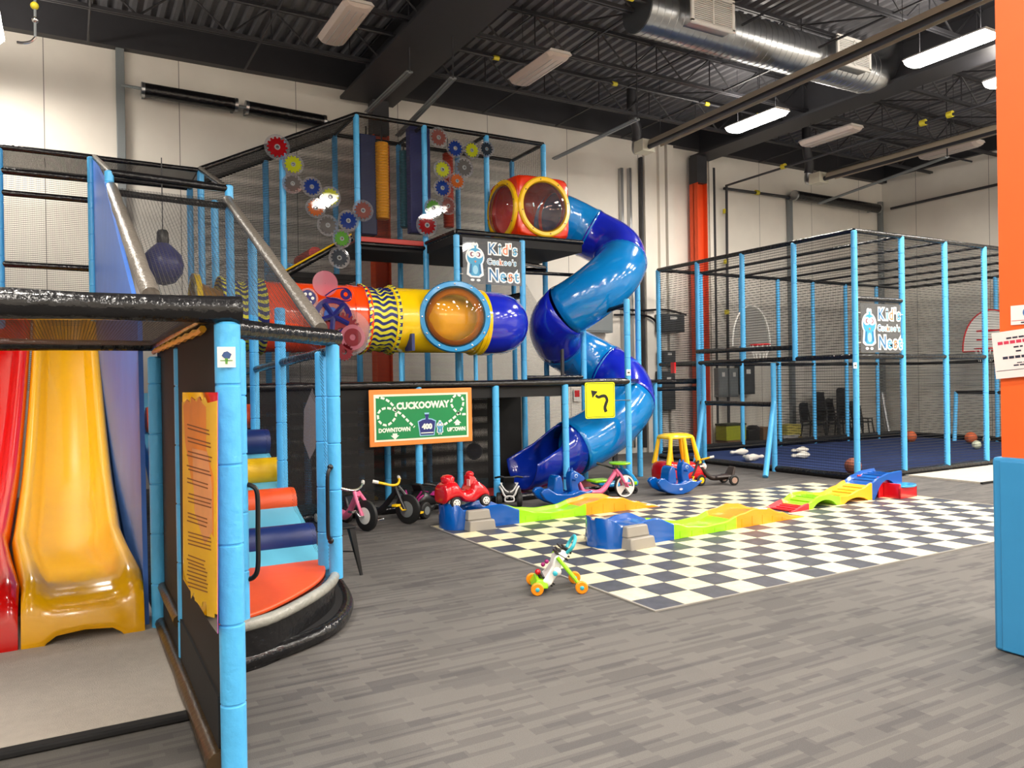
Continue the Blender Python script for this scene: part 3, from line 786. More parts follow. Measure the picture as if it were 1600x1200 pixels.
# blue elbow end
el = [(1.47, TY, TZ), (1.66, TY, TZ), (1.83, TY+.08, TZ), (1.94, TY+.26, TZ), (1.98, TY+.5, TZ), (1.98, TY+.8, TZ)]
MB().tube(spline(el, 5), TR*.99, 32, caps=False).build('tube_elbow', DBL, CT, label='royal blue tube elbow', solid=.02)
wp = [(.055*cos(a)*1.0, .23*sin(a)) for a in [2*pi*i/24 for i in range(24)]]
# oval window on the elbow: surface patch bent round the tube
def patch(cx, cy, ax, r, hz, hw, name, m, parent, off=.012):
    vs = []; fs = []; n = 20; k = 5
    for j in range(k+1):
        for i in range(n):
            a = 2*pi*i/n; q = j/k
            dz = hz*q*sin(a); dth = hw*q*cos(a)
            th = ax + dth/r; zz = dz
            rr = sqrt(max(r*r - zz*zz, 1e-4)) + off
            vs.append((cx + rr*cos(th), cy + rr*sin(th), TZ + zz))
    for j in range(k):
        for i in range(n): fs.append((j*n+i, j*n+(i+1)%n, (j+1)*n+(i+1)%n, (j+1)*n+i))
    return MB().add(vs, fs).build(name, m, parent)
patch(1.58, TY+.14, radians(-38), TR, .24, .10, 'window_rim', clear_mat('hazy_rim', (150, 160, 210), .4), CT, off=.028)
patch(1.58, TY+.14, radians(-38), TR, .21, .06, 'oval_window', clear_mat('dark_window', (90, 96, 110), .6), CT, off=.034)
# bubble window on the yellow section, facing out and slightly left
BW = thing('bubble_window', 'round clear bubble window in a sky blue ring on the yellow crawl tube', 'window', (1.0, TY-TR, 2.0))
bd = Vector((-.33, -.94, .0)).normalized(); bc = Vector((.86, TY-TR-.13, TZ+.02))
F = frame(bc, (-bd.y, bd.x, 0), (0, 0, 1))
MB().lathe([(.40, -.30), (.43, -.30), (.44, -.06), (.47, -.05), (.47, 0), (.455, .03), (.40, .035), (.385, .0), (.385, -.30), (.40, -.30)], 40, F, caps=False).build('blue_ring', SKYP, BW)
MB().lathe([(.39*cos(a), .02+.16*sin(a)) for a in [pi/2*i/8*.99 for i in range(9)]], 40, F, caps=False).build('clear_dome', clear_mat('clear_dome', (244, 226, 190), .04), BW)
MB().lathe([(.30, -.12), (.385, -.10), (.385, -.02), (.37, 0), (.31, -.04), (.30, -.12)], 40, F, caps=False).build('inner_collar', mat('amber_plastic', (238, 166, 12), .2, coat=.4), BW)
bt = MB()
for i in range(12):
    a = 2*pi*i/12; bt.lathe([(.012, 0), (.012, .008), (.004, .012)], 8, F @ T(.43*cos(a), .43*sin(a), .034))
bt.build('bolts', CHRM, BW)
# two support brackets so the tube hangs on the posts
for X in (GX(-1), GX(0), GX(1)):
    MB().tube([(X, TY, DZ), (X, TY, TZ-TR*.9)], .03, 8).build('support_stand', FOAM, CT)

# yellow ring opening at the far left of the tube
og = thing('tube_opening', 'yellow oval tube opening seen through the net left of the rope sleeve', 'play tube', (-2.2, 5.6, 2.0))
Fo = T(-2.22, TY+.1, TZ+.0) @ RY(pi/2)
MB().lathe([(.42, -.04), (.50, -.03), (.50, .03), (.42, .04), (.42, -.04)], 30, Fo, caps=False).build('yellow_ring', YEP, og)
MB().lathe([(.42, -.02), (.3, .3), (.01, .42)], 30, Fo, caps=False).build('amber_bubble', mat('amber_bubble', (190, 130, 20), .3), og)

# ================================================================ red cube with two round windows
RC = thing('bubble_cube', 'red-orange cube with two yellow-ringed round windows at the top of the spiral slide', 'play cube', (3, 6.6, UZ))
RCO = mat('red_orange_plastic', (226, 52, 14), .18, coat=.6)
cx0, cx1, cy0, cy1, cz0, cz1 = 2.54, 3.50, 6.18, 7.12, UZ+.05, UZ+1.0
def cube_shell():
    b = MB(); cxm, cym, czm = (cx0+cx1)/2, (cy0+cy1)/2, (cz0+cz1)/2
    h = .475; n = 32; R = .37
    def sq(a):   # point on rounded square, same angle
        c, s_ = cos(a), sin(a); k = (abs(c)**8 + abs(s_)**8)**(-1/8)
        return c*k, s_*k
    def face(Mx, hole=True):
        ang = [2*pi*i/n for i in range(n)]
        rings = []
        for q, zz in ((1.0, -.07), (1.0, -.03), (.965, -.004), (.92, 0)):
            rings.append([(sq(a)[0]*h*q, sq(a)[1]*h*q, h+zz) for a in ang])
        rings.append([(R*cos(a), R*sin(a), h) for a in ang])
        if hole: rings.append([(R*cos(a), R*sin(a), h-.06) for a in ang])
        else: rings.append([(.01*cos(a), .01*sin(a), h) for a in ang])
        b.loft(rings, False, True, T(cxm, cym, czm) @ Mx)
    face(RX(pi/2)); face(RY(-pi/2)); face(Matrix.Identity(4), False); face(RX(pi), False); face(RX(-pi/2), False); face(RY(pi/2), True)
    return b
cube_shell().build('cube_shell', RCO, RC, smooth=60)
cs = .473
cm_ = MB(); cc = ((cx0+cx1)/2, (cy0+cy1)/2, (cz0+cz1)/2)
for Mx in (RX(pi/2), RY(-pi/2)):
    F = T(*cc) @ Mx
    MB().lathe([(.40, cs-.02), (.475, cs-.02), (.475, cs+.03), (.455, cs+.05), (.405, cs+.05), (.385, cs+.02), (.385, cs-.06)], 40, F, caps=False).build('yellow_ring', mat('golden_plastic', (250, 200, 30), .2, coat=.4), RC)
    MB().lathe([(.39*cos(a), cs+.02+.13*sin(a)) for a in [pi/2*i/8*.99 for i in range(9)]], 40, F, caps=False).build('clear_dome', clear_mat('cube_dome', (235, 205, 205), .06), RC)
    bt = MB()
    for i in range(8): bt.lathe([(.01, 0), (.01, .008)], 6, F @ T(.43*cos(pi/4*i+.2), .43*sin(pi/4*i+.2), cs+.05))
    bt.build('bolts', BLKP, RC)

# ================================================================ spiral slide
SS = thing('spiral_slide', 'enclosed spiral tube slide in azure and royal blue sections', 'slide', (3.85, 6.2, 0))
SRad = .41
ctrl = [(3.45, 6.65, 4.36), (3.85, 6.70, 4.28), (4.22, 6.55, 4.08), (4.42, 6.2, 3.82), (4.25, 5.85, 3.50), (3.88, 5.62, 3.22), (3.5, 5.72, 2.92), (3.23, 6.1, 2.64),
        (3.42, 6.5, 2.38), (3.85, 6.72, 2.14), (4.3, 6.6, 1.90), (4.50, 6.2, 1.62), (4.32, 5.78, 1.30), (3.9, 5.55, 1.02), (3.4, 5.45, .78), (2.95, 5.42, .62)]
cp = spline(ctrl, 6)
secs = [(0, 11, LBL), (11, 24, DBL), (24, 40, LBL), (40, 50, DBL), (50, 62, LBL), (62, 73, DBL), (73, 91, LBL)]
for k_, (a, b_, m_) in enumerate(secs):
    pts = cp[a:min(b_+1, len(cp))]
    if len(pts) < 2: continue
    rr = [SRad]*len(pts); rr[0] = SRad*1.035; rr[-1] = SRad*1.035 if b_ < 90 else SRad
    MB().tube(pts, rr, 32, caps=False).build('tube_section', m_, SS, solid=.018, smooth=60, label=('royal blue' if m_ is DBL else 'azure blue') + ' tube section')
# open exit scoop: half tube that flares
def scoop():
    rings = []; pth = [(2.98, 5.42, .62), (2.75, 5.40, .57), (2.5, 5.38, .53), (2.25, 5.36, .51), (2.05, 5.34, .52)]
    op = [pi*1.9, pi*1.75, pi*1.25, pi*1.1, pi*.95]; rad = [.40, .40, .41, .42, .43]
    for (x, y, z), o_, r in zip(pth, op, rad):
        n = 28; rings.append([(x, y + r*sin(-o_/2 + o_*j/n), z - r*cos(-o_/2 + o_*j/n)) for j in range(n+1)])
    b = MB().loft(rings, False, False); return b
scoop().build('exit_scoop', mat('deep_blue_plastic', (10, 40, 150), .16, coat=.6), SS, solid=.025, smooth=60)
for p_ in ((3.85, 5.56), (4.45, 6.3), (3.3, 6.15)):
    zt = {5.56: .6, 6.3: 1.2, 6.15: 2.2}[p_[1]]
    MB().tube([(p_[0], p_[1], 0), (p_[0], p_[1], zt)], .03, 8).build('support_post', STEEL, SS)

# ================================================================ padded stair and canopy (left front)
LX, RX_ = -3.0, -1.90
ST = thing('soft_stair', 'padded entry stair with coloured rollers and curved orange platform', 'stairs', (-2.4, 2, 0))
arc_top = spline([(-2.78, .30, 0), (-2.5, .42, 0), (-2.13, .80, 0), (-1.93, 1.14, 0), (-1.84, 1.5, 0)], 5)
arc_bot = spline([(-2.86, .30, 0), (-2.45, .47, 0), (-2.12, .68, 0), (-1.93, .95, 0), (-1.80, 1.3, 0), (-1.72, 1.75, 0)], 5)
poly = [(p.x, p.y) for p in arc_top] + [(-1.84, 1.9), (-2.9, 1.9), (-2.9, .32)]
inner = [(p.x-.05, p.y+.06) for p in arc_top] + [(-1.9, 1.9), (-2.88, 1.9), (-2.88, .36)]
MB().prism(poly, .0, .27).build('platform_body', BLKV, ST)
MB().prism(inner, .27, .30).build('platform_top', ORG, ST, bev=.01)
MB().tube([(p.x, p.y, .265) for p in arc_top], .035, 10).build('platform_piping', mat('silver_vinyl', (150, 150, 142), .25, bump=1, bscale=20, vary=.3), ST)
MB().tube([(p.x, p.y, .05) for p in arc_bot], .05, 10).build('base_bumper', BLKV, ST)
bpoly = [(p.x, p.y) for p in arc_bot] + [(-1.72, 1.9), (-2.9, 1.9)]
MB().prism(bpoly, .005, .09).build('base_skirt', BLKM, ST)
sl = [(1.5, .22), (5.0, 1.52)]
MB().loft([[(x, 1.55, .28), (x, 5.0, 1.56), (x, 5.0, 1.36), (x, 1.55, .05)] for x in (-2.92, RX_+.03)]).build('stair_board', LBLV, ST)
for (px_, py_, c) in ((490, 840, NAVYV), (460, 783, ORG), (441, 735, YELV), (420, 690, NAVYV), (402, 650, ORG)):
    p = at(px_, py_, X=-1.86)
    MB().lathe([(.09, 0), (.118, .006), (.124, .03), (.124, 1.01), (.118, 1.034), (.09, 1.04)], 20, T(-2.90, p.y, p.z) @ RY(pi/2)).build('roller_step', c, ST, smooth=50)
# stair and canopy frame
CN = thing('canopy_frame', 'light blue posts and black padded rails framing the slides and stair at the left', 'play structure', (LX, 0, 0))
post(CN, -2.955, -.84, 0, 1.88, .052); post(CN, LX+.03, .50, 0, 1.84, .048); post(CN, -3.03, 1.42, .02, 1.82, .048)
post(CN, -2.70, .37, .27, 1.88, .048); post(CN, -1.90, 1.2, .24, 1.9, .048); post(CN, -1.92, 1.42, .24, 1.86, .046)
post(CN, GX(-2), 2.72, 0, 2.3); post(CN, GX(-2), 3.84, 0, 3.1); post(CN, GX(-2)-.02, R0, 0, 3.88); post(CN, -3.13, R0, 1.5, 3.9)
post(CN, -3.24, 7.15, 0, 4.6); post(CN, -4.24, 7.2, 0, 4.6); post(CN, -5.35, 7.2, 0, 4.6)
rail(CN, (-8.0, -.84, 1.93), (-2.9, -.84, 1.93), .058); rail(CN, (-8.0, 1.6, 1.90), (-3.0, 1.6, 1.90), .04)
rail(CN, (LX, -.84, 1.93), (LX, 1.6, 1.9), .045); rail(CN, (-2.74, .34, 1.94), (-1.86, 1.26, 1.95), .058)
rail(CN, (LX, .4, 1.93), (-2.7, .36, 1.93), .05)
rail(CN, (RX_, 1.25, 1.86), (RX_, R0, 1.75), .035)
BRNS = mat('brown_sheen_vinyl', (62, 46, 26), .3, bump=.4, bscale=20, vary=.5)  # brown reflection on the black base rails, put into the vinyl colour
rail(CN, (LX-.02, -.84, .06), (LX-.02, 1.62, .06), .045, BRNS, 'base_rail')
rail(CN, (LX-.01, .5, .30), (LX-.01, 1.62, .30), .035, BRNS, 'base_rail')
MB().box(LX-.01, LX+.01, -.8, 1.6, .0, .32).build('kick_panel', BLKM, CN)
gold = MB().tube([(LX-.03, -.7 + i*.13, 1.86 - .008*(i % 2)) for i in range(18)], .016, 6)
gold.build('gold_piping', mat('gold_vinyl', (232, 164, 20), .35), CN)
net('side_net', [[(LX, -.80, .1), (LX, 1.62, .1), (LX, 1.62, 1.9), (LX, -.80, 1.9)]], net_mat('side_netting', (14, 13, 13), .014, .93), CN)
net('canopy_net', [[(-8.0, -.84, 1.9), (LX, -.84, 1.9), (LX, 1.6, 1.9), (-8.0, 1.6, 1.9)]], NETD, CN)
# sloping padded rails over the stair and the net between them
LT = at(173, 292, Y=R0); LB = at(236, 462, Y=1.56); RT = at(356, 312, Y=R0); RB = at(502, 514, Y=1.3)
rail(CN, LT, LB, .062, GREYV, 'sloping_rail'); rail(CN, RT, RB, .052, GREYV, 'sloping_rail')
rail(CN, (LT.x, R0, 3.88), (RT.x, R0, 3.84), .042); rail(CN, (LT.x, R0, 3.68), (RT.x, R0, 3.64), .036)
rail(CN, (LT.x, R0, 3.88), (-3.2, 7.2, 4.62), .036); rail(CN, (RT.x, R0, 3.84), (GX(-2), 7.2, 4.62), .036)
net('stair_roof_net', [[tuple(LT), tuple(RT), tuple(RB), tuple(LB)]], net_mat('roof_netting', (40, 38, 36), .03, .45), CN)
net('stair_side_net', [[tuple(RT), tuple(RB), (RX_, 1.3, .3), (RX_, R0, .3)]], NETW, CN)
net('gap_net', [[at(475, 640, X=RX_-.03), at(488, 606, X=RX_-.03), at(498, 640, X=RX_-.03), at(493, 700, X=RX_-.03), at(484, 718, X=RX_-.03), at(474, 690, X=RX_-.03)]], NETG, CN)
for z in (4.62, 4.33, 4.06, 3.18): rail(CN, (-6.5, 7.2, z), (-3.16, 7.2, z-.01), .04)
net('rear_net', [[(-6.5, 7.2, 1.6), (-3.16, 7.2, 1.6), (-3.16, 7.2, 4.33), (-6.5, 7.2, 4.33)]], NETW, CN)
MB().box(-6.5, -3.1, 7.3, 8.6, 2.55, 2.7).build('slide_deck', BLKM, CN)
# blue padded wall between slide and stair
wallp = [(1.5, .05), (1.62, 2.1), (R0, 3.78), (7.2, 4.6), (8.3, 4.6), (8.3, 0), (1.5, 0)]
bw = MB().loft([[(LX-.06-.018*y, y, z) for y, z in wallp], [(LX-.09-.018*y, y, z) for y, z in wallp]])
put(bw.build('padded_wall', mat('blue_side_vinyl', (66, 116, 204), .45, bump=.5, bscale=2.5, vary=.18, vscale=2), None), 'blue vinyl side wall between the yellow slide and the stair', 'padded wall')
# grab handles
def handle(pts, label):
    g = thing('grab_handle', label, 'handle', pts[0]); MB().tube(spline(pts, 5), .014, 8).build('bar', BLKP, g)
    for p in (pts[0], pts[-1]): MB().ball(p, .022, 8, 6).build('mount', BLKP, g)
A = at(383, 758, Y=.36); B = at(383, 906, Y=.36)
handle([A, at(393, 759, Y=.34), at(402, 772, Y=.33), at(403, 830, Y=.33), at(403, 885, Y=.33), at(396, 902, Y=.34), B], 'black grab handle at the left of the rollers')
handle([at(516, 730, Y=1.15), at(512, 745, Y=1.13), at(512, 790, Y=1.13), at(513, 835, Y=1.13), at(517, 845, Y=1.15)], 'black grab handle on the right stair post')
# sticker on the big post
g = thing('sticker', 'white square sticker with a small green and blue emblem on the nearest blue post', 'sticker', (-2.95, -.9, 1.7))
c_ = at(354, 558, Y=-.9)
F = frame((c_.x, -.897, c_.z), (.985, -.17, 0), (0, 0, 1))
plate(MB(), F, -.035, .035, -.042, .042, 0, .004).build('sheet', WHTP, g)
MB().prism([(-.018, .006), (-.01, .02), (.004, .024), (.02, .012), (.012, -.006), (-.008, -.004)], .004, .006, F).build('emblem', mat('emblem_navy', (50, 80, 130), .5), g)
MB().prism([(-.006, -.004), (.006, -.004), (.004, -.028), (-.004, -.028)], .004, .006, F).prism([(-.024, -.012), (.024, -.012), (.024, -.015), (-.024, -.015)], .004, .006, F).build('emblem_stem', mat('emblem_green', (90, 150, 60), .5), g)
# rules panel on the side net
g = thing('rules_panel', 'translucent yellow and purple castle-shaped rules panel on the side net beside the nearest post', 'sign', (-2.94, 0, .5))
def onp(px_, py_): p = at(px_, py_, X=-3.02); return (p.y, p.z)
def ppoly(pts, d0, d1):
    b = MB(); q = [onp(*p) for p in pts]
    return b.loft([[(-3.02-d0, y, z) for y, z in q], [(-3.02-d1, y, z) for y, z in q]])
ppoly([(286, 613), (341, 613), (341, 990), (330, 975), (287, 905)], .0, .003).build('clear_backing', clear_mat('violet_sheet', (176, 92, 176), .96), g)
yl = [(286, 628), (297, 630), (300, 622), (305, 628), (310, 621), (315, 628), (321, 621), (325, 630), (341, 626), (341, 960), (336, 958), (336, 965), (325, 962), (324, 940), (318, 940), (317, 948), (306, 938), (305, 925), (300, 935), (299, 915), (292, 905), (288, 890)]
ppoly(yl, .003, .005).build('yellow_castle', mat('orange_yellow_print', (250, 192, 22), .35, vary=.25, vscale=3), g)
ot = [(288, 634), (293, 624), (300, 630), (300, 620), (309, 628), (313, 619), (318, 630), (324, 636), (324, 700), (336, 745), (336, 840), (316, 800), (300, 745), (291, 690)]
ppoly(ot, .0046, .0052).build('orange_print', mat('orange_print', (244, 132, 26), .35, vary=.3, vscale=5), g)
ppoly([(302, 700), (326, 706), (333, 760), (334, 830), (322, 850), (306, 800)], .0050, .0056).build('pale_print', mat('salmon_print', (228, 158, 108), .35, vary=.2, vscale=5), g)
tl = MB(); rnd = random.Random(3)
for (y0, n, w0) in ((662, 2, 38), (682, 2, 40), (704, 2, 42), (726, 2, 40), (746, 2, 36), (770, 3, 40), (800, 3, 34), (830, 4, 40), (866, 3, 30), (884, 6, 34)):
    for i in range(n):
        a = 294 + rnd.uniform(0, 3); yy = y0 + i*6
        q = [onp(a, yy), onp(a+w0*.9, yy+10), onp(a+w0*.9, yy+12), onp(a, yy+2)]
        tl.loft([[(-3.0262, y, z) for y, z in q], [(-3.0268, y, z) for y, z in q]])
tl.build('printed_lines', mat('brown_print', (130, 70, 40), .6), g)

# ================================================================ wave slides
def slide(nm, xa, xb, m, label, left_flare=-.10, right_flare=.07):
    g = thing(nm, label, 'slide', ((xa+xb)/2, 1.6, 0))
    path = [(1.52, .30), (1.62, .33), (1.85, .345), (2.2, .36), (2.7, .42), (3.3, .55), (4.0, .72), (4.8, 1.03), (5.6, 1.40), (6.4, 1.82), (7.0, 2.2), (7.4, 2.62), (7.8, 2.70)]
    pts = spline([(0, y, z) for y, z in path], 3)
    rings = []
    for p in pts:
        k = max(0, min(1, (2.5 - p.y)/.9)); a = xa - left_flare*k + .0; b = xb + right_flare*k
        z = p.z; w = .13; q = .35 + .65*min(1, max(0, (p.y-1.5)/.9))
        rings.append([(a+.02, p.y, max(z-.34, .0) if p.y > 1.9 else .0), (a, p.y, z+.10*q), (a+.02, p.y, z+.155*q), (a+.05, p.y, z+.17*q), (a+.09, p.y, z+.15*q), (a+w, p.y, z+.05*q), (a+w+.05, p.y, z),
                      ((a+b)/2, p.y, z-.006), (b-w-.05, p.y, z), (b-w, p.y, z+.05*q), (b-.09, p.y, z+.15*q), (b-.05, p.y, z+.17*q), (b-.02, p.y, z+.155*q), (b, p.y, z+.10*q), (b-.02, p.y, max(z-.34, .0) if p.y > 1.9 else .0)])
    # rounded front with two feet and an arched lower edge
    a = xa - left_flare; b = xb + right_flare
    xsn = [a, a+.02, a+.05, a+.09, a+.13, a+.18, (a+b)/2, b-.18, b-.13, b-.09, b-.05, b-.02, b]
    topz = [.335, .354, .36, .345, .315, .30, .294, .30, .315, .345, .36, .354, .335]
    botz = [.0, .0, .0, .0, .05, .085, .10, .085, .05, .0, .0, .0, .0]
    prof = lambda t: (1.53 - .14*sin(t*pi/2)**.7 - .02*t)
    rows = []
    for q in [i/8 for i in range(8, 0, -1)]:
        r_ = [(x, prof(q), zt + (zb - zt)*(1 - cos(q*pi/2))**.9) for x, zt, zb in zip(xsn, topz, botz)]
        rows.append([(a+.02, prof(q)+.03, 0)] + r_ + [(b-.02, prof(q)+.03, 0)])
    MB().loft(rows + rings, False, False).build('slide_bed', m, g, solid=.018, smooth=70)
    return g
slide('wave_slide', -3.90, -3.20, SLY, 'glossy yellow slide with its wide lip on the grey landing mat')
slide('wave_slide', -4.64, -3.94, SLR, 'glossy red slide at the left edge beside the yellow slide', .05, .11)

# punching bag on a cord behind the net
g = thing('punching_bag', 'dark blue round punching bag hanging on a cord behind the sloping net', 'punching bag', (-2.45, 6.6, 3.0))
c_ = at(255, 412, Y=6.6)
MB().lathe([(.01, -.28), (.14, -.24), (.23, -.12), (.25, 0), (.22, .11), (.14, .20), (.07, .26)], 20, T(*c_)).build('ball', mat('indigo_vinyl', (42, 48, 120), .35), g)
MB().lathe([(.07, .25), (.075, .29), (.07, .40), (.05, .43)], 14, T(*c_)).build('cap', BLKP, g)
MB().tube([(c_.x, c_.y, c_.z+.42), (c_.x, c_.y, 4.55)], .007, 5).build('cord', BLKP, g)
g = thing('hanging_ball', 'dark blue ball hanging under the lower deck behind the red toy car', 'hanging ball', (1.6, 6.4, .8))
c_ = at(741, 705, Y=6.5)
MB().ball(c_, .13, 16, 10).build('ball', mat('dark_blue_vinyl', (20, 30, 90), .35), g)
MB().tube([(c_.x, c_.y, c_.z+.12), (c_.x, c_.y, 1.45)], .006, 5).build('cord', BLKP, g)

# ================================================================ hanging pads on the upper level
def pad(px0, px1, pyt, pyb, Y, m, label, kind='box', nm='hanging_pad'):
    a = at(px0, (pyt+pyb)/2, Y=Y); b = at(px1, (pyt+pyb)/2, Y=Y); zt = at((px0+px1)/2, pyt, Y=Y).z; zb = at((px0+px1)/2, pyb, Y=Y).z
    g = thing(nm, label, 'hanging pad', ((a.x+b.x)/2, Y, zb)); xm = (a.x+b.x)/2; w = (b.x-a.x)/2
    if kind == 'box':
        MB().box(a.x, b.x, Y-.09, Y+.09, zb, zt).build('pad', m, g, bev=.02)
    else:
        prof = [(w*.8, 0), (w, .015)]; z = .05
        while z < zt-zb-.04: prof += [(w, z), (w*.93, z+.012), (w, z+.024)]; z += .045
        prof += [(w, zt-zb-.015), (w*.8, zt-zb)]
        MB().lathe(prof, 16, T(xm, Y, zb)).build('roll', m, g)
    MB().tube([(xm, Y, zt), (xm, Y, RZT-.02)], .012, 6).build('strap', BLKP, g)
    return g
pad(560, 586, 212, 368, 7.6, mat('deep_navy_pad', (18, 34, 88), .45), 'flat navy hanging pad left of the yellow roll on the upper level')
pad(587, 607, 223, 343, 7.5, mat('amber_vinyl', (232, 158, 0), .4), 'yellow ribbed hanging roll on the upper level', 'roll')
pad(625, 638, 236, 356, 7.9, mat('teal_roll_vinyl', (28, 108, 130), .45), 'teal hanging roll between the yellow roll and the indigo pad', 'roll')
pad(638, 670, 201, 366, 7.6, mat('indigo_pad', (52, 58, 128), .45), 'flat indigo hanging pad behind the second tall front post')
pad(693, 708, 240, 356, 7.6, mat('red_orange_vinyl', (206, 58, 20), .4), 'red-orange hanging roll behind the right-hand gears', 'roll')

# ================================================================ acrylic gears
def gear_poly(r, n, d=.16):
    p = []
    for i in range(n):
        a = 2*pi*i/n; s = 2*pi/n
        for q, rr in ((-.30, r*(1-d)), (-.2, r), (.2, r), (.30, r*(1-d))): p.append((rr*cos(a+q*s), rr*sin(a+q*s)))
    return p
GM = {}
def gm(c, a=1):
    if c not in GM: GM[c] = clear_mat('tinted_acrylic', c, .55)
    return GM[c]
CLR = clear_mat('clear_acrylic', (232, 232, 236), .10)
def gear(px_, py_, rpx, Y, col, label, teeth=14, group=None, disc=True):
    c_ = at(px_, py_, Y=Y); depth = (c_ - CAM).dot(FWD); r = rpx*depth/F_PX
    g = thing('acrylic_gear', label, 'decorative gear', (c_.x, Y, c_.z), group=group)
    F = frame(c_, (1, 0, 0), (0, 0, 1))
    if disc: MB().lathe([(.01, -.004), (r, -.004), (r, .004), (.01, .004)], 28, F, caps=False).build('clear_disc', CLR, g)
    p = gear_poly(r*.80, teeth); n = len(p)
    inn = [(r*.22*cos(atan2(y, x)), r*.22*sin(atan2(y, x))) for x, y in p]
    b = MB(); b.loft([[(x, y, .006) for x, y in inn], [(x, y, .006) for x, y in p], [(x, y, .012) for x, y in p], [(x, y, .012) for x, y in inn]], False, True, F)
    b.build('toothed_wheel', gm(col), g)
    MB().lathe([(r*.13, .006), (r*.22, .006), (r*.22, .016), (r*.13, .016), (r*.13, .006)], 14, F, caps=False).build('hub', GREYM, g)
    return g
GR, YG, GY, GB, GO, GBR, GD, GG = (176, 26, 34), (200, 210, 40), (110, 108, 108), (24, 60, 150), (206, 110, 50), (150, 90, 84), (52, 62, 76), (90, 170, 40)
for px_, py_, r_, col, lab in (
    (433, 230, 20, GR, 'dark red round gear at the top of the left gear chain'),
    (458, 257, 17, YG, 'yellow-green gear second from the top of the left gear chain'),
    (457, 287, 16, GY, 'grey gear below the yellow-green one in the left gear chain'),
    (487, 292, 16, GB, 'blue gear right of the grey gear in the left gear chain'),
    (516, 308, 17, YG, 'yellow-green gear right of the blue one in the left gear chain'),
    (493, 325, 16, GO, 'orange gear below the blue one in the left gear chain'),
    (512, 352, 17, GY, 'pale grey gear right under the orange one in the left gear chain'),
    (544, 345, 17, GB, 'blue gear in front of the tall corner post in the left gear chain'),
    (567, 329, 17, GBR, 'brownish gear just right of the tall corner post'),
    (534, 373, 15, GG, 'green gear below the blue gear at the corner post'),
    (530, 403, 17, GD, 'dark grey gear at the bottom of the left gear chain, above the orange tube')):
    gear(px_, py_, r_, 7.09, col, lab)
for px_, py_, r_, col, lab in (
    (685, 215, 16, GBR, 'clear brownish gear at the top left of the right gear chain'),
    (711, 232, 15, GB, 'blue gear at the top of the right gear chain'),
    (737, 235, 14, YG, 'yellow-green gear at the top right of the right gear chain'),
    (760, 233, 13, GD, 'dark gear in front of a post at the top right of the right gear chain'),
    (725, 262, 16, GY, 'grey gear below the top blue one in the right gear chain'),
    (691, 265, 15, YG, 'yellow-green gear at the left of the right gear chain'),
    (714, 283, 14, GO, 'orange gear in the middle of the right gear chain'),
    (691, 294, 15, GB, 'blue gear in the middle of the right gear chain'),
    (677, 325, 15, GG, 'green gear low in the right gear chain beside a post'),
    (700, 322, 14, GBR, 'brown gear low in the right gear chain on the red roll'),
    (667, 352, 18, GR, 'red clear gear at the bottom of the right gear chain')):
    gear(px_, py_, r_, 7.09, col, lab)
# big cluster in front of the orange tube
g = thing('gear_panel', 'large clear acrylic panel of navy and red gears in front of the orange tube', 'decorative gear', (-.8, 4.95, 1.9))
GYc = 4.96
def GP(px_, py_, o=0): p = at(px_, py_, Y=GYc-o); return p
def gdisc(px_, py_, rp, m, nm, o=0, th=.006, teeth=0, hole=0, label=None):
    c_ = GP(px_, py_, o); d = (c_-CAM).dot(FWD); r = rp*d/F_PX; F = frame(c_, (1, 0, 0), (0, 0, 1))
    if teeth:
        p = gear_poly(r, teeth); inn = [(max(r*hole, .004)*cos(atan2(y, x)), max(r*hole, .004)*sin(atan2(y, x))) for x, y in p]
        return MB().loft([[(x, y, 0) for x, y in inn], [(x, y, 0) for x, y in p], [(x, y, th) for x, y in p], [(x, y, th) for x, y in inn]], False, True, F).build(nm, m, g, label=label)
    return MB().lathe([(max(r*hole, .004), 0), (r, 0), (r, th), (max(r*hole, .004), th)], 32, F, caps=False).build(nm, m, g, label=label)
GNV = clear_mat('navy_acrylic', (38, 40, 110), .8); GRD = clear_mat('smoky_red_acrylic', (140, 60, 70), .55); GPK = clear_mat('rose_acrylic', (226, 150, 170), .35)
gdisc(520, 500, 36, CLR, 'clear_sheet', 0); gdisc(545, 520, 36, CLR, 'clear_sheet', -.004)
gdisc(481, 466, 16, CLR, 'clear_sheet', .004); gdisc(508, 443, 20, GPK, 'rose_disc', .012)
gdisc(481, 466, 13, GNV, 'hole_wheel', .012)
for i in range(6):
    a = pi/3*i; gdisc(481+7.5*cos(a), 466+7.5*sin(a), 2.4, WHTP, 'round_opening', .022, .002)
gdisc(520, 496, 31, GNV, 'large_wheel', .012, hole=.72); gdisc(518, 492, 12, mat('cobalt_hub', (10, 70, 150), .25), 'wheel_hub', .022)
sp_ = MB()
for i in range(5):
    a = 2*pi*i/5 + .4; p0 = GP(520, 494, .016); p1 = GP(520+26*cos(a), 496+26*sin(a), .016); sp_.tube([p0, p1], .035, 6)
sp_.build('wheel_spokes', GNV, g)
gdisc(533, 520, 32, GRD, 'red_gear', .022, teeth=26, hole=.25); gdisc(551, 527, 20, GPK, 'small_wheel', .03); gdisc(551, 527, 14, GRD, 'slotted_wheel', .038, hole=.35)
gdisc(538, 550, 14, GRD, 'lower_gear', .03, teeth=16, hole=.3)
gdisc(540, 460, 8.5, GNV, 'pulley', .016, hole=.4)
MB().tube(spline([GP(508, 462, .02), GP(524, 452, .02), GP(541, 451, .02), GP(549, 460, .02), GP(545, 470, .02), GP(524, 468, .02), GP(509, 464, .02)], 4), .007, 5).build('drive_belt', GNV, g)

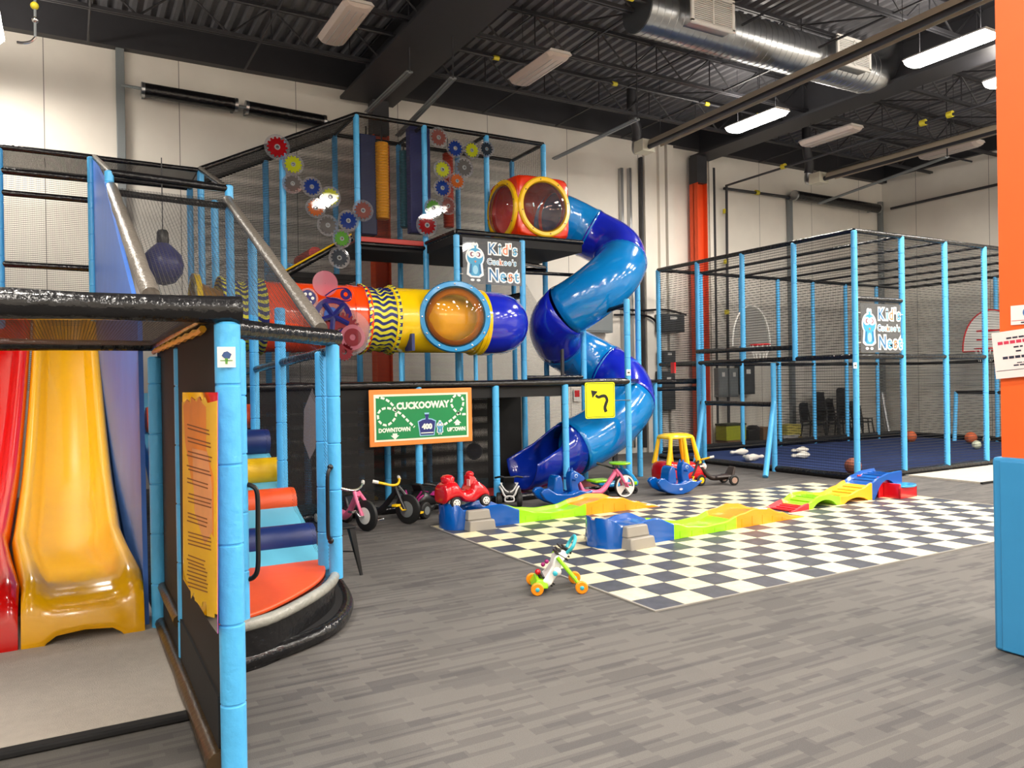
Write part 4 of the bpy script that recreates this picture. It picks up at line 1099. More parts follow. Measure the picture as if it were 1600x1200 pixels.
# ================================================================ bird-and-name sign panels
BCY = mat('logo_blue', (60, 160, 205), .4); BDK = mat('logo_deep_blue', (20, 110, 165), .4); BLT = mat('logo_pale_blue', (150, 210, 235), .4); BOR = mat('logo_orange', (240, 130, 80), .4)
LWH = mat('logo_white', (236, 242, 244), .4)
def ell(cx, cy, rx, ry, n=24, a0=0, a1=2*pi): return [(cx+rx*cos(a0+(a1-a0)*i/n), cy+ry*sin(a0+(a1-a0)*i/n)) for i in range(n)]
def bird(F, g, s=1, small=False):
    """logo emblem, about .3 wide, .62 tall at s=1, centred"""
    S = F @ Matrix.Diagonal((s, s, 1, 1))
    b = MB(); b.prism(ell(0, .08, .165, .165), 0, .004, S); b.prism([(-.13, -.0), (.13, 0), (.15, -.2), (.08, -.24), (-.08, -.24), (-.15, -.2)], .0001, .0041, S)
    b.prism(ell(-.02, .26, .035, .05), 0, .0042, S); b.prism(ell(.03, .26, .03, .045), .0001, .0043, S)
    b.prism(ell(-.05, -.28, .035, .02), 0, .0044, S); b.prism(ell(.055, -.28, .035, .02), .0001, .0045, S)
    b.build('emblem_outline', LWH, g)
    b = MB(); b.prism(ell(0, .08, .14, .14), .004, .007, S); b.prism([(-.09, 0), (.09, 0), (.11, -.17), (.06, -.215), (-.06, -.215), (-.11, -.17)], .0045, .0075, S)
    b.prism([(0, .2), (-.02, .27), (.004, .25), (.03, .28), (.02, .2)], .005, .008, S); b.build('emblem_body', BCY, g)
    b = MB(); b.prism([(-.085, -.03), (-.06, -.03), (-.07, -.18), (-.105, -.165)], .008, .010, S); b.prism([(.085, -.03), (.06, -.03), (.07, -.18), (.105, -.165)], .008, .010, S)
    b.build('emblem_wings', BDK, g)
    MB().prism(ell(0, -.12, .045, .07), .008, .010, S).build('emblem_belly', BLT, g)
    b = MB(); b.prism(ell(-.06, .12, .072, .06), .008, .010, S); b.prism(ell(.06, .12, .072, .06), .0085, .0105, S); b.build('emblem_eye_patch', LWH, g)
    b = MB(); b.prism(ell(-.055, .12, .035, .036), .0108, .012, S); b.prism(ell(.055, .12, .035, .036), .0108, .012, S); b.build('emblem_eye', mat('logo_maroon', (130, 70, 90), .4), g)
    b = MB(); b.prism(ell(-.043, .12, .022, .024), .0122, .013, S); b.prism(ell(.043, .12, .022, .024), .0122, .013, S); b.build('emblem_pupil_glint', LWH, g)
    MB().prism([(-.02, .02), (.02, .02), (0, -.015)], .0108, .0125, S).build('emblem_beak', BOR, g)
def nestsign(name, p00, p11, Y, label):
    """p00 lower left, p11 upper right (x,z)"""
    x0, z0 = p00; x1, z1 = p11; w = x1-x0; h = z1-z0; cx = (x0+x1)/2; cz = (z0+z1)/2
    g = thing(name, label, 'sign', (cx, Y, z0)); F = frame((cx, Y, cz), (1, 0, 0), (0, 0, 1))
    plate(MB(), F, -w/2, w/2, -h/2, h/2, -.004, 0).build('clear_sheet', clear_mat('smoke_acrylic', (200, 205, 210), .16), g)
    bird(F @ T(-w*.30, -h*.03, .002), g, h/.72)
    def word(s, size, x, y, cols, tag_):
        # letters placed one by one: white outline then colour
        xx = x
        for ch, c_ in zip(s, cols):
            vs, fs = text_mesh(ch, size, 'letter', .0, size*.05, 'LEFT')
            wd = max([v.x for v in vs]) if vs else size*.3
            vo, fo = text_mesh(ch, size, 'letter', .0, size*.10, 'LEFT')
            MB().add([(v.x*.9, v.y, .004) for v in vo], fo, F @ T(xx, y, 0)).build('letter_outline', LWH, g, smooth=0)
            vi, fi = text_mesh(ch, size, 'letter', .0, size*.005, 'LEFT')
            MB().add([(v.x*.9, v.y, .007) for v in vi], fi, F @ T(xx, y, 0)).build('letter', c_, g, smooth=0)
            xx += wd*.9 + size*.09
    D_, L_, O_ = BDK, BCY, BOR
    word("Kid's", h*.33, -w*.08, h*.28, (D_, L_, O_, O_, L_), 1)
    word("Cuckoo's", h*.175, -w*.10, -.0*h, (D_, L_, L_, O_, L_, L_, D_, L_), 2)
    word("Nest", h*.37, -w*.08, -h*.30, (D_, L_, O_, L_), 3)
    st = MB()
    for sx_ in (-1, 1):
        for sz_ in (-.3, .3): st.tube([F @ Vector((sx_*w*.5, sz_*h, 0)), F @ Vector((sx_*w*.56, sz_*h, 0))], .006, 5)
    st.build('zip_ties', WHTP, g)
    return g
nestsign('name_sign', (1.52, 3.08), (2.52, 3.76), R1-.03, 'clear sign with the blue bird emblem and name on the play tower above the tubes')
nestsign('name_sign', (7.16, 1.99), (8.16, 2.76), CY0-.03, 'clear sign with the blue bird emblem and name on the corner of the ball court')

# green road-style sign
g = thing('road_sign', 'green and orange road-style sign with dashed white loops on the tower front', 'sign', (.35, R0-.08, .85))
F = frame(((-.36+1.045)/2, R0-.075, 1.2), (1, 0, 0), (0, 0, 1)); w, h = 1.40, .70
F = F @ RZ(radians(.3))
plate(MB(), F, -w/2, w/2, -h/2, h/2, -.015, 0).build('orange_border', mat('sign_orange', (240, 142, 62), .4), g, bev=.008)
plate(MB(), F, -w/2+.06, w/2-.06, -h/2+.06, h/2-.06, 0, .004).build('cream_line', mat('sign_cream', (246, 240, 214), .4), g)
plate(MB(), F, -w/2+.085, w/2-.085, -h/2+.085, h/2-.085, .004, .007).build('green_field', mat('sign_green', (10, 136, 76), .4), g)
SW = mat('sign_white', (238, 246, 232), .4); SNV = mat('sign_navy', (34, 44, 120), .4)
def dashed(pts, wd=.028, on=.05, off=.022, nm='dashed_road'):
    P_ = spline([(x, y, 0) for x, y in pts], 14); b = MB(); d = 0; z = .008
    seg = []; L = [0]
    for i in range(1, len(P_)): L.append(L[-1] + (P_[i]-P_[i-1]).length)
    def pos(s_):
        for i in range(1, len(L)):
            if s_ <= L[i]: t = (s_-L[i-1])/max(L[i]-L[i-1], 1e-6); return P_[i-1].lerp(P_[i], t), (P_[i]-P_[i-1]).normalized()
        return P_[-1], (P_[-1]-P_[-2]).normalized()
    s_ = 0
    while s_ < L[-1] - .01:
        a, ta = pos(s_); c, tc_ = pos(min(s_+on, L[-1]))
        na = Vector((-ta.y, ta.x, 0))*wd/2; nc = Vector((-tc_.y, tc_.x, 0))*wd/2
        b.prism([(a+na)[:2], (c+nc)[:2], (c-nc)[:2], (a-na)[:2]], .0075, .0095, F); s_ += on+off
    b.build(nm, SW, g)
def sp(px_, py_):   # the zoomed view of the sign -> sign coordinates (photo pixels from its corners)
    u = (px_-40)/(1480-45)*w - w/2 + .0; v = h/2 - (py_ - (85 - 45*(px_/1480)) )/800*h
    return (u, v)
dashed([sp(*p) for p in ((120, 180), (230, 200), (320, 260), (370, 330), (395, 430), (350, 520), (260, 580), (170, 530), (150, 430), (190, 360), (280, 335), (380, 370), (470, 430), (560, 530), (640, 610))])
dashed([sp(*p) for p in ((1060, 585), (1160, 520), (1250, 440), (1320, 350), (1345, 240), (1300, 160), (1230, 155), (1170, 230), (1175, 310), (1230, 390), (1310, 435), (1410, 430))])
letters('sign_text', 'CUCKOOWAY', .115, F @ T(*sp(765, 300), .008) @ RZ(radians(.8)), SW, g, offset=.006, sx=.92)
letters('sign_text', 'DOWNTOWN', .070, F @ T(*sp(370, 648), .008) @ RZ(radians(.8)), SW, g, offset=.004, sx=.9)
letters('sign_text', 'UPTOWN', .066, F @ T(*sp(1235, 655), .008) @ RZ(radians(1)), SW, g, offset=.004, sx=.88)
def arr(cx, cy, s_, up):
    k = 1 if up else -1; x, y = sp(cx, cy)
    MB().prism([(x-.055, y), (x+.055, y), (x, y+k*.05)], .0075, .0095, F).prism([(x-.03, y), (x+.03, y), (x+.03, y-k*.026), (x-.03, y-k*.026)], .0076, .0094, F).build('arrow', SW, g)
arr(372, 725, 1, False); arr(1250, 565, 1, True)
cx_, cy_ = sp(815, 620)
def cro(k, z0, z1, m, nm):
    p = [(-.115, .075), (-.06, .10), (-.02, .105), (-.02, .13), (-.03, .17), (.03, .17), (.02, .13), (.02, .105), (.06, .10), (.115, .075), (.10, -.03), (.092, -.095), (-.092, -.095), (-.10, -.03)]
    MB().prism([(cx_+x*k, cy_+y*k-.0) for x, y in p], z0, z1, F).build(nm, m, g)
cro(1.1, .0075, .009, mat('sign_pale_blue', (150, 200, 230), .4), 'crown_outline'); cro(.98, .009, .0105, SNV, 'crown')
plate(MB(), F @ T(cx_, cy_-.065, 0), -.085, .085, -.008, .004, .0105, .0115).build('crown_band', SW, g)
letters('sign_text', '400', .09, F @ T(cx_, cy_+.01, .0112), SW, g, offset=.006)
bird(F @ T(*sp(995, 625), .011), g, .30)
MB().tube([(GX(0), R0-.05, 1.5), (GX(0), R0-.06, .9)], .012, 6).build('fixing_strap', BLKP, g)
# yellow arrow sign
g = thing('arrow_sign', 'small bright yellow square sign with a black winding arrow on the tower post', 'sign', (3.1, R0-.07, 1.08))
F = frame((3.105, R0-.07, 1.335), (1, 0, 0), (0, 0, 1))
def rrect(a, b, r): return [(sx_*(a-r)+r*cos(t), sy_*(b-r)+r*sin(t)) for sx_, sy_, t0 in ((1, 1, 0), (-1, 1, pi/2), (-1, -1, pi), (1, -1, 1.5*pi)) for t in [t0+pi/2*i/4 for i in range(5)]]
MB().prism(rrect(.262, .258, .03), -.008, 0, F).build('sign_plate', mat('sign_yellow', (236, 240, 10), .35), g)
fr_ = MB(); a_ = rrect(.245, .242, .025); b2 = rrect(.239, .236, .022)
fr_.loft([[(x, y, .001) for x, y in b2], [(x, y, .001) for x, y in a_], [(x, y, .002) for x, y in a_], [(x, y, .002) for x, y in b2]], False, True, F); fr_.build('black_line', BLKP, g)
cv = spline([(.10, -.17, 0), (.08, -.11, 0), (.10, -.05, 0), (.12, .0, 0), (.09, .055, 0), (.03, .06, 0), (-.03, .045, 0), (-.08, .07, 0)], 6)
b = MB(); rr = []
for i, p in enumerate(cv):
    t = (cv[min(i+1, len(cv)-1)] - cv[max(i-1, 0)]).normalized(); n_ = Vector((-t.y, t.x, 0))*(.026 - .007*i/len(cv)); rr.append([(p+n_)[:2], (p-n_)[:2]])
b.loft([[(q[0][0], q[0][1], .002), (q[1][0], q[1][1], .002), (q[1][0], q[1][1], .004), (q[0][0], q[0][1], .004)] for q in rr], True, True, F)
b.prism([(-.16, .145), (-.135, .035), (-.105, .07), (-.055, .115), (-.05, .13)], .002, .004, F)
b.build('winding_arrow', BLKP, g)
MB().tube([F @ Vector((-.27, -.01, -.01)), F @ Vector((.55, -.01, -.01))], .006, 5).build('cross_wire', BLKP, g)

# ================================================================ toys on the floor
def toy(name, label, cat, x, y, rz, z=0): return thing(name, label, cat, (x, y, z), radians(rz))
def L(b, nm, m, g, **k): return b.build(nm, m, g, world=False, **k)

# roller-coaster ramps
def coaster(x, y, rz, label):
    g = toy('toy_ramp', label, 'toy ramp', x, y, rz)
    W_ = .44; side = [(0, .30), (.10, .285), (.18, .22), (.34, .215), (.50, .245), (.62, .25), (.90, .165), (1.10, .115), (1.35, .09), (1.6, .10), (1.9, .16), (2.12, .195), (2.3, .18), (2.55, .11), (2.75, .05), (2.95, .02)]
    def seg(a, b_, m, nm, lab):
        n = max(4, int((b_-a)/.04)); rings = []; b0 = MB()
        for i in range(n+1):
            s = a + (b_-a)*i/n; zt = interp(side, s); zi = zt - (.045 if s > .2 else .03); zi = max(zi, .012)
            if s > 2.7: zi = max(zt - .015, .01)
            o = 0
            if s < .2: o = .15*(1 - sqrt(max(0, 1 - (1 - s/.2)**2)))
            rings.append([(s, o, 0), (s, o, zt-.012), (s, o+.012, zt), (s, o+.03, zt-.004), (s, o+.045, zi), (s, W_-o-.045, zi), (s, W_-o-.03, zt-.004), (s, W_-o-.012, zt), (s, W_-o, zt-.012), (s, W_-o, 0)])
        b0.loft(rings, True, True)
        if a > .5:    # moulded ribs on the sides
            b2 = b0; s = a + .08
            while s < b_ - .16:
                zt = interp(side, s+.06)
                if zt > .07:
                    for yy in (-.004, W_+.004):
                        b2.box(s, s+.10, min(yy, yy*.0+ (0 if yy < 0 else W_)), max(yy, (0 if yy < 0 else W_)), .012, zt*.62)
                s += .17
        L(b0, nm, m, g, smooth=45, label=lab)
    seg(0, .87, BLUP, 'platform_section', 'blue platform section'); seg(.87, 1.80, GRNP, 'ramp_section', 'lime green ramp section'); seg(1.80, 2.95, ORTP, 'ramp_section', 'orange ramp section')
    for sgn in (0, 1):
        b = MB(); y0 = 0 if sgn == 0 else W_
        d = -1 if sgn == 0 else 1
        def blk(x0, x1, ya, yb, z0, z1, t=.015):
            ya, yb = sorted((y0 + d*ya, y0 + d*yb))
            b.loft([[(x0, ya, z0), (x1, ya, z0), (x1, yb, z0), (x0, yb, z0)], [(x0+t, ya+t, z1), (x1-t, ya+t, z1), (x1-t, yb-t, z1), (x0+t, yb-t, z1)]])
        blk(.17, .50, -.03, .135, 0, .115); blk(.18, .47, -.03, .075, .115, .22)
        L(b, 'step_block', GRYP, g, bev=.012)
    return g
coaster(.86, 1.71, 4.0, 'blue, lime and orange toy ramp with grey steps, the nearer one')
coaster(.03, 3.43, .5, 'blue, lime and orange toy ramp carrying the red toy car')
def coaster2():
    g = toy('toy_ramp', 'low toy ramp of red, green, yellow and blue pieces with teal stool', 'toy ramp', 3.93, 2.20, 3)
    side = [(0, .012), (.3, .075), (.33, .08), (.55, .15), (.72, .15), (.95, .11), (1.1, .10), (1.4, .16), (1.62, .22), (1.8, .28), (2.0, .32), (2.25, .33)]
    W_ = .42
    def seg(a, b_, m, nm, lab, arch=None):
        n = 14; rings = []
        for i in range(n+1):
            s = a + (b_-a)*i/n; zt = interp(side, s); zi = max(zt-.03, .008)
            t = i/n; zb = 0
            if arch: zb = arch*max(0, sin(pi*min(1, max(0, (t-.12)/.76))))**.6
            zb = min(zb, zt-.035) if arch else 0
            zb = max(zb, 0)
            rings.append([(s, 0, zb), (s, 0, zt), (s, .02, zt+.008), (s, .04, zi), (s, W_-.04, zi), (s, W_-.02, zt+.008), (s, W_, zt), (s, W_, zb)])
        L(MB().loft(rings, True, True), nm, m, g, smooth=45, label=lab)
        b = MB()
        for i in range(5):
            s = a + (b_-a)*(i+1)/6; z = interp(side, s)-.028; b.box(s-.006, s+.006, .07, W_-.07, max(z, .008), max(z, .008)+.006)
        L(b, 'grip_ridges', m, g)
    seg(0, .33, mat('red_toy_plastic', (232, 40, 52), .3), 'ramp_section', 'red lead-in'); seg(.33, .95, GRNP, 'ramp_section', 'lime green hump', .10)
    seg(.95, 1.62, YETP if False else mat('amber_toy_plastic', (255, 178, 20), .3), 'ramp_section', 'amber ramp section', .07); seg(1.62, 2.3, BLUP, 'ramp_section', 'blue top section', .24)
    L(MB().box(1.85, 2.25, .05, .08, 0, .28).box(1.85, 2.25, .34, .37, 0, .28).box(2.22, 2.25, .05, .37, 0, .29), 'red_support', REDP, g, bev=.008)
    L(MB().box(1.95, 2.35, -.18, -.15, 0, .15).box(1.95, 1.98, -.18, .05, 0, .2).box(2.32, 2.35, -.18, .02, 0, .15), 'stool_leg', REDP, g, bev=.008)
    L(MB().lathe([(.01, 0), (.17, 0), (.18, .012), (.17, .03), (.01, .035)], 24, T(2.16, -.10, .15) @ Matrix.Diagonal((1.15, .8, 1, 1))), 'stool_seat', SKYP, g, label='teal oval stool seat')
coaster2()

def wheel(b, x, y, z, r, w, n=24, hub=.3):
    prof = [(r*hub, -w/2), (r*.86, -w/2), (r, -w*.3), (r, w*.3), (r*.86, w/2), (r*hub, w/2), (r*hub, -w/2)]
    b.lathe(prof, n, T(x, y, z) @ RX(pi/2), caps=False); return b
def hubcap(b, x, y, z, r, w, n=20):
    b.lathe([(.001, -w/2), (r, -w/2), (r, w/2), (r*.5, w/2+.006), (.001, w/2+.006)], n, T(x, y, z) @ RX(pi/2), caps=False); return b
TIRE = mat('black_rubber_tyre', (28, 28, 28), .6)

# red toy car on the platform of the far ramp
g = toy('toy_car', 'red ride-on toy car parked on the platform of the far toy ramp', 'toy car', .30, 3.66, 2, .245)
sec = [(-.29, .20, .13), (-.285, .24, .16), (-.22, .30, .17), (-.12, .30, .17), (-.10, .22, .17), (-.05, .17, .17), (.04, .17, .17), (.07, .22, .17), (.09, .30, .165), (.17, .27, .16), (.25, .20, .15), (.29, .15, .12)]
rings = []
for x_, zt, w_ in sec:
    wheelish = min(abs(x_+.17), abs(x_-.20)); zb = .035 if wheelish > .08 else .10
    rings.append([(x_, -w_*.85, zb), (x_, -w_, zb+.03), (x_, -w_, zt*.72), (x_, -w_*.8, zt*.95), (x_, 0, zt), (x_, w_*.8, zt*.95), (x_, w_, zt*.72), (x_, w_, zb+.03), (x_, w_*.85, zb)])
L(MB().loft(rings), 'car_body', REDP, g, smooth=50, sub=1)
L(MB().lathe([(.03, 0), (.07, .0), (.075, .05), (.05, .075), (.01, .085)], 16, T(-.19, 0, .27) @ Matrix.Diagonal((1, 1.3, 1, 1))), 'seat_back', REDP, g, smooth=60)
L(MB().loft([[(.06, -.08, .22), (.17, -.10, .22), (.17, .10, .22), (.06, .08, .22)], [(.05, -.06, .33), (.12, -.06, .32), (.12, .06, .32), (.05, .06, .33)]]).ball((.09, 0, .34), .045, 12, 8, (1, 1.4, .8)), 'dash_and_horn', REDP, g, bev=.01, smooth=60)
L(MB().box(.03, .045, -.1, -.04, .22, .29), 'dash_sticker', mat('pale_sticker', (210, 150, 150), .5), g)
for x_ in (-.17, .20):
    for y_ in (-.155, .155):
        w_ = L(wheel(MB(), x_, y_, .055, .065, .05), 'wheel', TIRE, g)
        b = MB(); s_ = 1 if y_ > 0 else -1
        hubcap(b, x_, y_+s_*.022, .055, .043, .012); L(b, 'hubcap', WHTP, w_)
        b = MB()
        for i in range(6):
            a = pi/3*i; b.ball((x_+.026*cos(a), y_+s_*.033, .055+.026*sin(a)), .0075, 6, 4)
        L(b, 'hubcap_slots', DKGM, w_)

# blue rocking horse
def horse(x, y, rz, label):
    g = toy('rocking_horse', label, 'rocking toy', x, y, rz)
    def prof2(pts, w, nm, m=BLUP, bev=.02, yo=0):
        return L(MB().prism([(a, b) for a, b in pts], yo-w/2, yo+w/2, RX(pi/2)), nm, m, g, bev=bev, smooth=60)
    body = [(-.40, .20), (-.34, .11), (-.22, .045), (-.08, .008), (.04, .003), (.16, .03), (.28, .09), (.38, .15), (.40, .18), (.30, .16), (.20, .19), (.12, .17), (.05, .155), (-.08, .16), (-.16, .17), (-.24, .22), (-.28, .25), (-.36, .245)]
    for yo in (-.10, .10): prof2([(a, b) for a, b in body], .06, 'rocker_side', yo=yo)
    prof2([(-.22, .07), (.18, .07), (.24, .15), (.14, .19), (.04, .155), (-.10, .16), (-.20, .17)], .18, 'body')
    prof2([(-.20, .14), (-.17, .34), (-.15, .39), (-.11, .41), (-.07, .38), (-.05, .30), (-.04, .16)], .20, 'seat_back', bev=.03)
    prof2([(.10, .14), (.08, .25), (.08, .38), (.10, .43), (.14, .45), (.20, .42), (.30, .355), (.315, .33), (.29, .295), (.23, .285), (.20, .26), (.22, .18), (.28, .14)], .13, 'head_and_neck', bev=.03)
    b = MB()
    for s_ in (-1, 1): b.loft([[(.10, s_*.035-.012, .43), (.14, s_*.035-.012, .43), (.14, s_*.035+.012, .43), (.10, s_*.035+.012, .43)], [(.12, s_*.035-.004, .48), (.13, s_*.035-.004, .48), (.13, s_*.035+.004, .48), (.12, s_*.035+.004, .48)]])
    L(b, 'ears', BLUP, g)
    for s_ in (-1, 1):
        L(hubcap(MB(), .165, s_*.066, .375, .024, .01), 'eye_ring', mat('pale_blue_eye', (180, 205, 240), .4), g)
        L(hubcap(MB(), .165, s_*.071, .375, .016, .012), 'eye', BLUP, g)
        L(MB().lathe([(.001, -.003), (.028, -.003), (.028, .003), (.001, .003)], 16, T(.0, s_*.132, .08) @ RX(pi/2) @ Matrix.Diagonal((1, .5, 1, 1))), 'oval_badge', mat('badge_white', (225, 215, 225), .4), g)
    L(MB().tube([(.12, -.15, .33), (.12, .15, .33)], .016, 10), 'hand_grip', BLUP, g)
    return g
horse(2.06, 4.30, -2, 'blue plastic rocking horse behind the far toy ramp, left of the pink tricycle')
horse(3.90, 4.22, -2, 'blue plastic rocking horse in front of the red and yellow toy car')

# low tricycles
def trike(x, y, rz, label, fr, hb, wheelm, hubm, style=0, steer=0, cat='tricycle', s=1, seatm=None):
    g = toy('toy_tricycle', label, cat, x, y, rz); g.scale = (s, s, s)
    R = .17
    # frame: from fork head down and back to the seat
    L(MB().tube(spline([(.22, 0, .40), (.12, 0, .28), (.0, 0, .15), (-.12, 0, .11), (-.36, 0, .12)], 5), [.034]*9+[.04]*12, 12), 'frame', fr, g)
    L(MB().loft([[(-.42, -.13, .13), (-.10, -.10, .12), (-.10, .10, .12), (-.42, .13, .13)], [(-.40, -.11, .17), (-.12, -.08, .15), (-.12, .08, .15), (-.40, .11, .17)]]).loft([[(-.42, -.13, .14), (-.36, -.13, .14), (-.36, .13, .14), (-.42, .13, .14)], [(-.47, -.09, .30), (-.43, -.09, .30), (-.43, .09, .30), (-.47, .09, .30)]]), 'seat', seatm or fr, g, bev=.015)
    M_ = T(.22, 0, 0) @ RZ(radians(steer)) @ T(-.22, 0, 0)
    b = MB()
    for s_ in (-1, 1): b.tube([M_ @ Vector((.20, s_*.03, .42)), M_ @ Vector((.27, s_*.055, .33)), M_ @ Vector((.36, s_*.055, .17))], .02, 8)
    L(b, 'fork', fr, g)
    b = MB().tube([M_ @ Vector(p) for p in spline([(.06, -.21, .49), (.12, -.15, .47), (.17, -.05, .44), (.17, .05, .44), (.12, .15, .47), (.06, .21, .49)], 4)], .015, 8); L(b, 'handlebar', hb, g)
    for s_ in (-1, 1): L(MB().tube([M_ @ Vector((.09, s_*.19, .485)), M_ @ Vector((.04, s_*.235, .50))], .02, 8), 'grip', WHTP if hb is not BLKP else BLKP, g)
    w_ = MB(); wheel(w_, 0, 0, 0, R, .055, 30, .82 if style else .3); w_.v = [tuple(M_ @ T(.36, 0, R) @ Vector(v)) for v in w_.v]
    fw = L(w_, 'front_wheel', TIRE, g)
    b = MB()
    if style:
        for dy in (-.02, .02):
            b.lathe([(R*.80, -.008), (R*.92, -.008), (R*.92, .008), (R*.80, .008), (R*.80, -.008)], 30, T(0, dy, 0) @ RX(pi/2), caps=False)
            for i in range(3):
                a = 2*pi*i/3 + pi/2; b.prism([(R*.86*cos(a-.42), R*.86*sin(a-.42)), (R*.86*cos(a+.42), R*.86*sin(a+.42)), (.02*cos(a+1), .02*sin(a+1)), (.02*cos(a-1), .02*sin(a-1))], -.006, .006, T(0, dy, 0) @ RX(pi/2))
    else: hubcap(b, 0, 0, 0, R*.55, .062); 
    b.v = [tuple(M_ @ T(.36, 0, R) @ Vector(v)) for v in b.v]; L(b, 'wheel_disc', hubm, fw)
    for s_ in (-1, 1):
        b = MB().tube([M_ @ Vector((.36, s_*.04, R)), M_ @ Vector((.36, s_*.10, R)), M_ @ Vector((.36+.05*s_, s_*.11, R-.06*s_))], .012, 8)
        p_ = M_ @ T(.36+.05*s_, s_*.15, R-.06*s_); b.box(-.035, .035, -.04, .04, -.012, .012, p_)
        L(b, 'pedal', hb if hb is not BLKP else fr, g, bev=.004)
    for s_ in (-1, 1):
        rw = L(wheel(MB(), -.38, s_*.17, .085, .085, .05, 20), 'rear_wheel', TIRE, g)
        L(hubcap(MB(), -.38, s_*.17, .085, .05, .058), 'rear_hub', hubm, rw)
    L(MB().tube([(-.38, -.17, .085), (-.38, .17, .085)], .012, 8), 'rear_axle', BLKP, g)
    return g
trike(-.80, 4.38, -78, 'pink tricycle with white handlebar at the left, turned towards the camera', PNKP, CHRM, TIRE, WHTP, 0, 10)
trike(-.36, 4.48, -50, 'black tricycle with yellow handlebar and yellow pedals beside the left pink one', BLKP, YETP, TIRE, GREYM, 0, -10)
trike(2.76, 4.36, -3, 'pink tricycle with big white spoked front wheel behind the far toy ramp', PNKP, BLKP, TIRE, WHTP, 1, 0, s=.95)
trike(4.92, 4.62, 165, 'black and brown tricycle with yellow handlebar at the right of the toy car', mat('dark_brown_plastic', (44, 32, 28), .4), YETP, TIRE, mat('beige_hub', (170, 140, 124), .5), 0, 12, s=.9)

# small ride-on motorbikes / quads
def quad(x, y, rz, label, body, accent, s=1):
    g = toy('ride_on_bike', label, 'ride-on toy', x, y, rz); g.scale = (s, s, s)
    rings = []
    for x_, w_, z0, z1 in ((-.30, .06, .16, .24), (-.22, .10, .12, .27), (-.05, .10, .11, .22), (.05, .11, .11, .30), (.18, .13, .12, .34), (.27, .11, .14, .26), (.32, .05, .16, .20)):
        rings.append([(x_, w_*cos(a), (z0+z1)/2 + (z1-z0)/2*sin(a)) for a in [2*pi*i/12 for i in range(12)]])
    L(MB().loft(rings), 'body', body, g, smooth=60)
    L(MB().prism([(.18, .30), (.24, .40), (.22, .42), (.12, .36)], -.07, .07, RX(pi/2)), 'windshield', BLKP, g, bev=.01)
    for s_ in (-1, 1):
        b = MB()
        b.prism([(-.30, .20), (-.05, .26), (-.12, .30), (-.28, .26)], s_*.10-.012, s_*.10+.012, T(.12, 0, 0) @ RX(pi/2))
        L(b, 'side_panel', accent, g); b = MB()
        b.tube(spline([(.31, s_*.02, .13), (.315, s_*.07, .17), (.30, s_*.10, .24), (.25, s_*.13, .28)], 4), .014, 8)
        b.tube(spline([(.315, s_*.01, .21), (.30, s_*.06, .24), (.27, s_*.12, .33)], 4), .011, 8)
        L(b, 'side_fairing', accent, g, smooth=50)
    L(MB().tube(spline([(.33, -.06, .13), (.335, -.05, .09), (.335, .05, .09), (.33, .06, .13), (.335, .03, .155), (.335, -.03, .155), (.33, -.06, .13)], 4), .011, 8), 'front_grille', accent, g)
    L(MB().tube(spline([(.08, -.19, .38), (.14, -.10, .40), (.16, 0, .38), (.14, .10, .40), (.08, .19, .38)], 4), .014, 8), 'handlebar', BLKP, g)
    L(MB().box(-.28, 0, -.08, .08, .22, .265), 'seat', BLKP, g, bev=.02)
    for x_, y_ in ((.24, .14), (.24, -.14), (-.24, .14), (-.24, -.14)):
        w_ = L(wheel(MB(), x_, y_, .10, .10, .07, 20), 'wheel', TIRE, g); L(hubcap(MB(), x_, y_, .10, .05, .076), 'hub', GREYM, w_)
    return g
quad(1.52, 4.78, -118, 'black and white ride-on motorbike facing the camera right of the red toy car', BLKP, mat('silver_white_plastic', (200, 200, 200), .35), .95)
quad(.28, 4.62, -150, 'black ride-on quad with magenta fairings behind the left end of the far ramp', BLKP, MAGP, 1)

# lime and teal wiggle car
g = toy('wiggle_car', 'teal and lime green ride-on with flat handle behind the white-wheeled tricycle', 'ride-on toy', 3.22, 4.72, -3)
L(MB().prism([(-.34, .16), (-.20, .12), (.10, .10), (.32, .10), (.34, .16), (.26, .26), (.14, .36), (.10, .35), (.20, .24), (.10, .17), (-.20, .18), (-.34, .22)], -.12, .12, RX(pi/2)), 'body', SKYP, g, bev=.02)
L(MB().box(-.40, -.12, -.13, .13, .19, .225).box(.16, .30, -.135, .135, .12, .17), 'lime_trim', GRNP, g, bev=.012)
L(MB().tube([(.16, 0, .30), (.10, 0, .42)], .022, 10), 'steering_column', SKYP, g)
L(MB().lathe([(.01, 0), (.14, 0), (.15, .012), (.14, .025), (.01, .03)], 20, T(.09, 0, .42) @ Matrix.Diagonal((1, 1.2, 1, 1))), 'steering_wheel', GRNP, g)
for x_, y_ in ((.24, .14), (.24, -.14), (-.26, .16), (-.26, -.16)): L(wheel(MB(), x_, y_, .05, .05, .04, 16), 'wheel', TIRE, g)

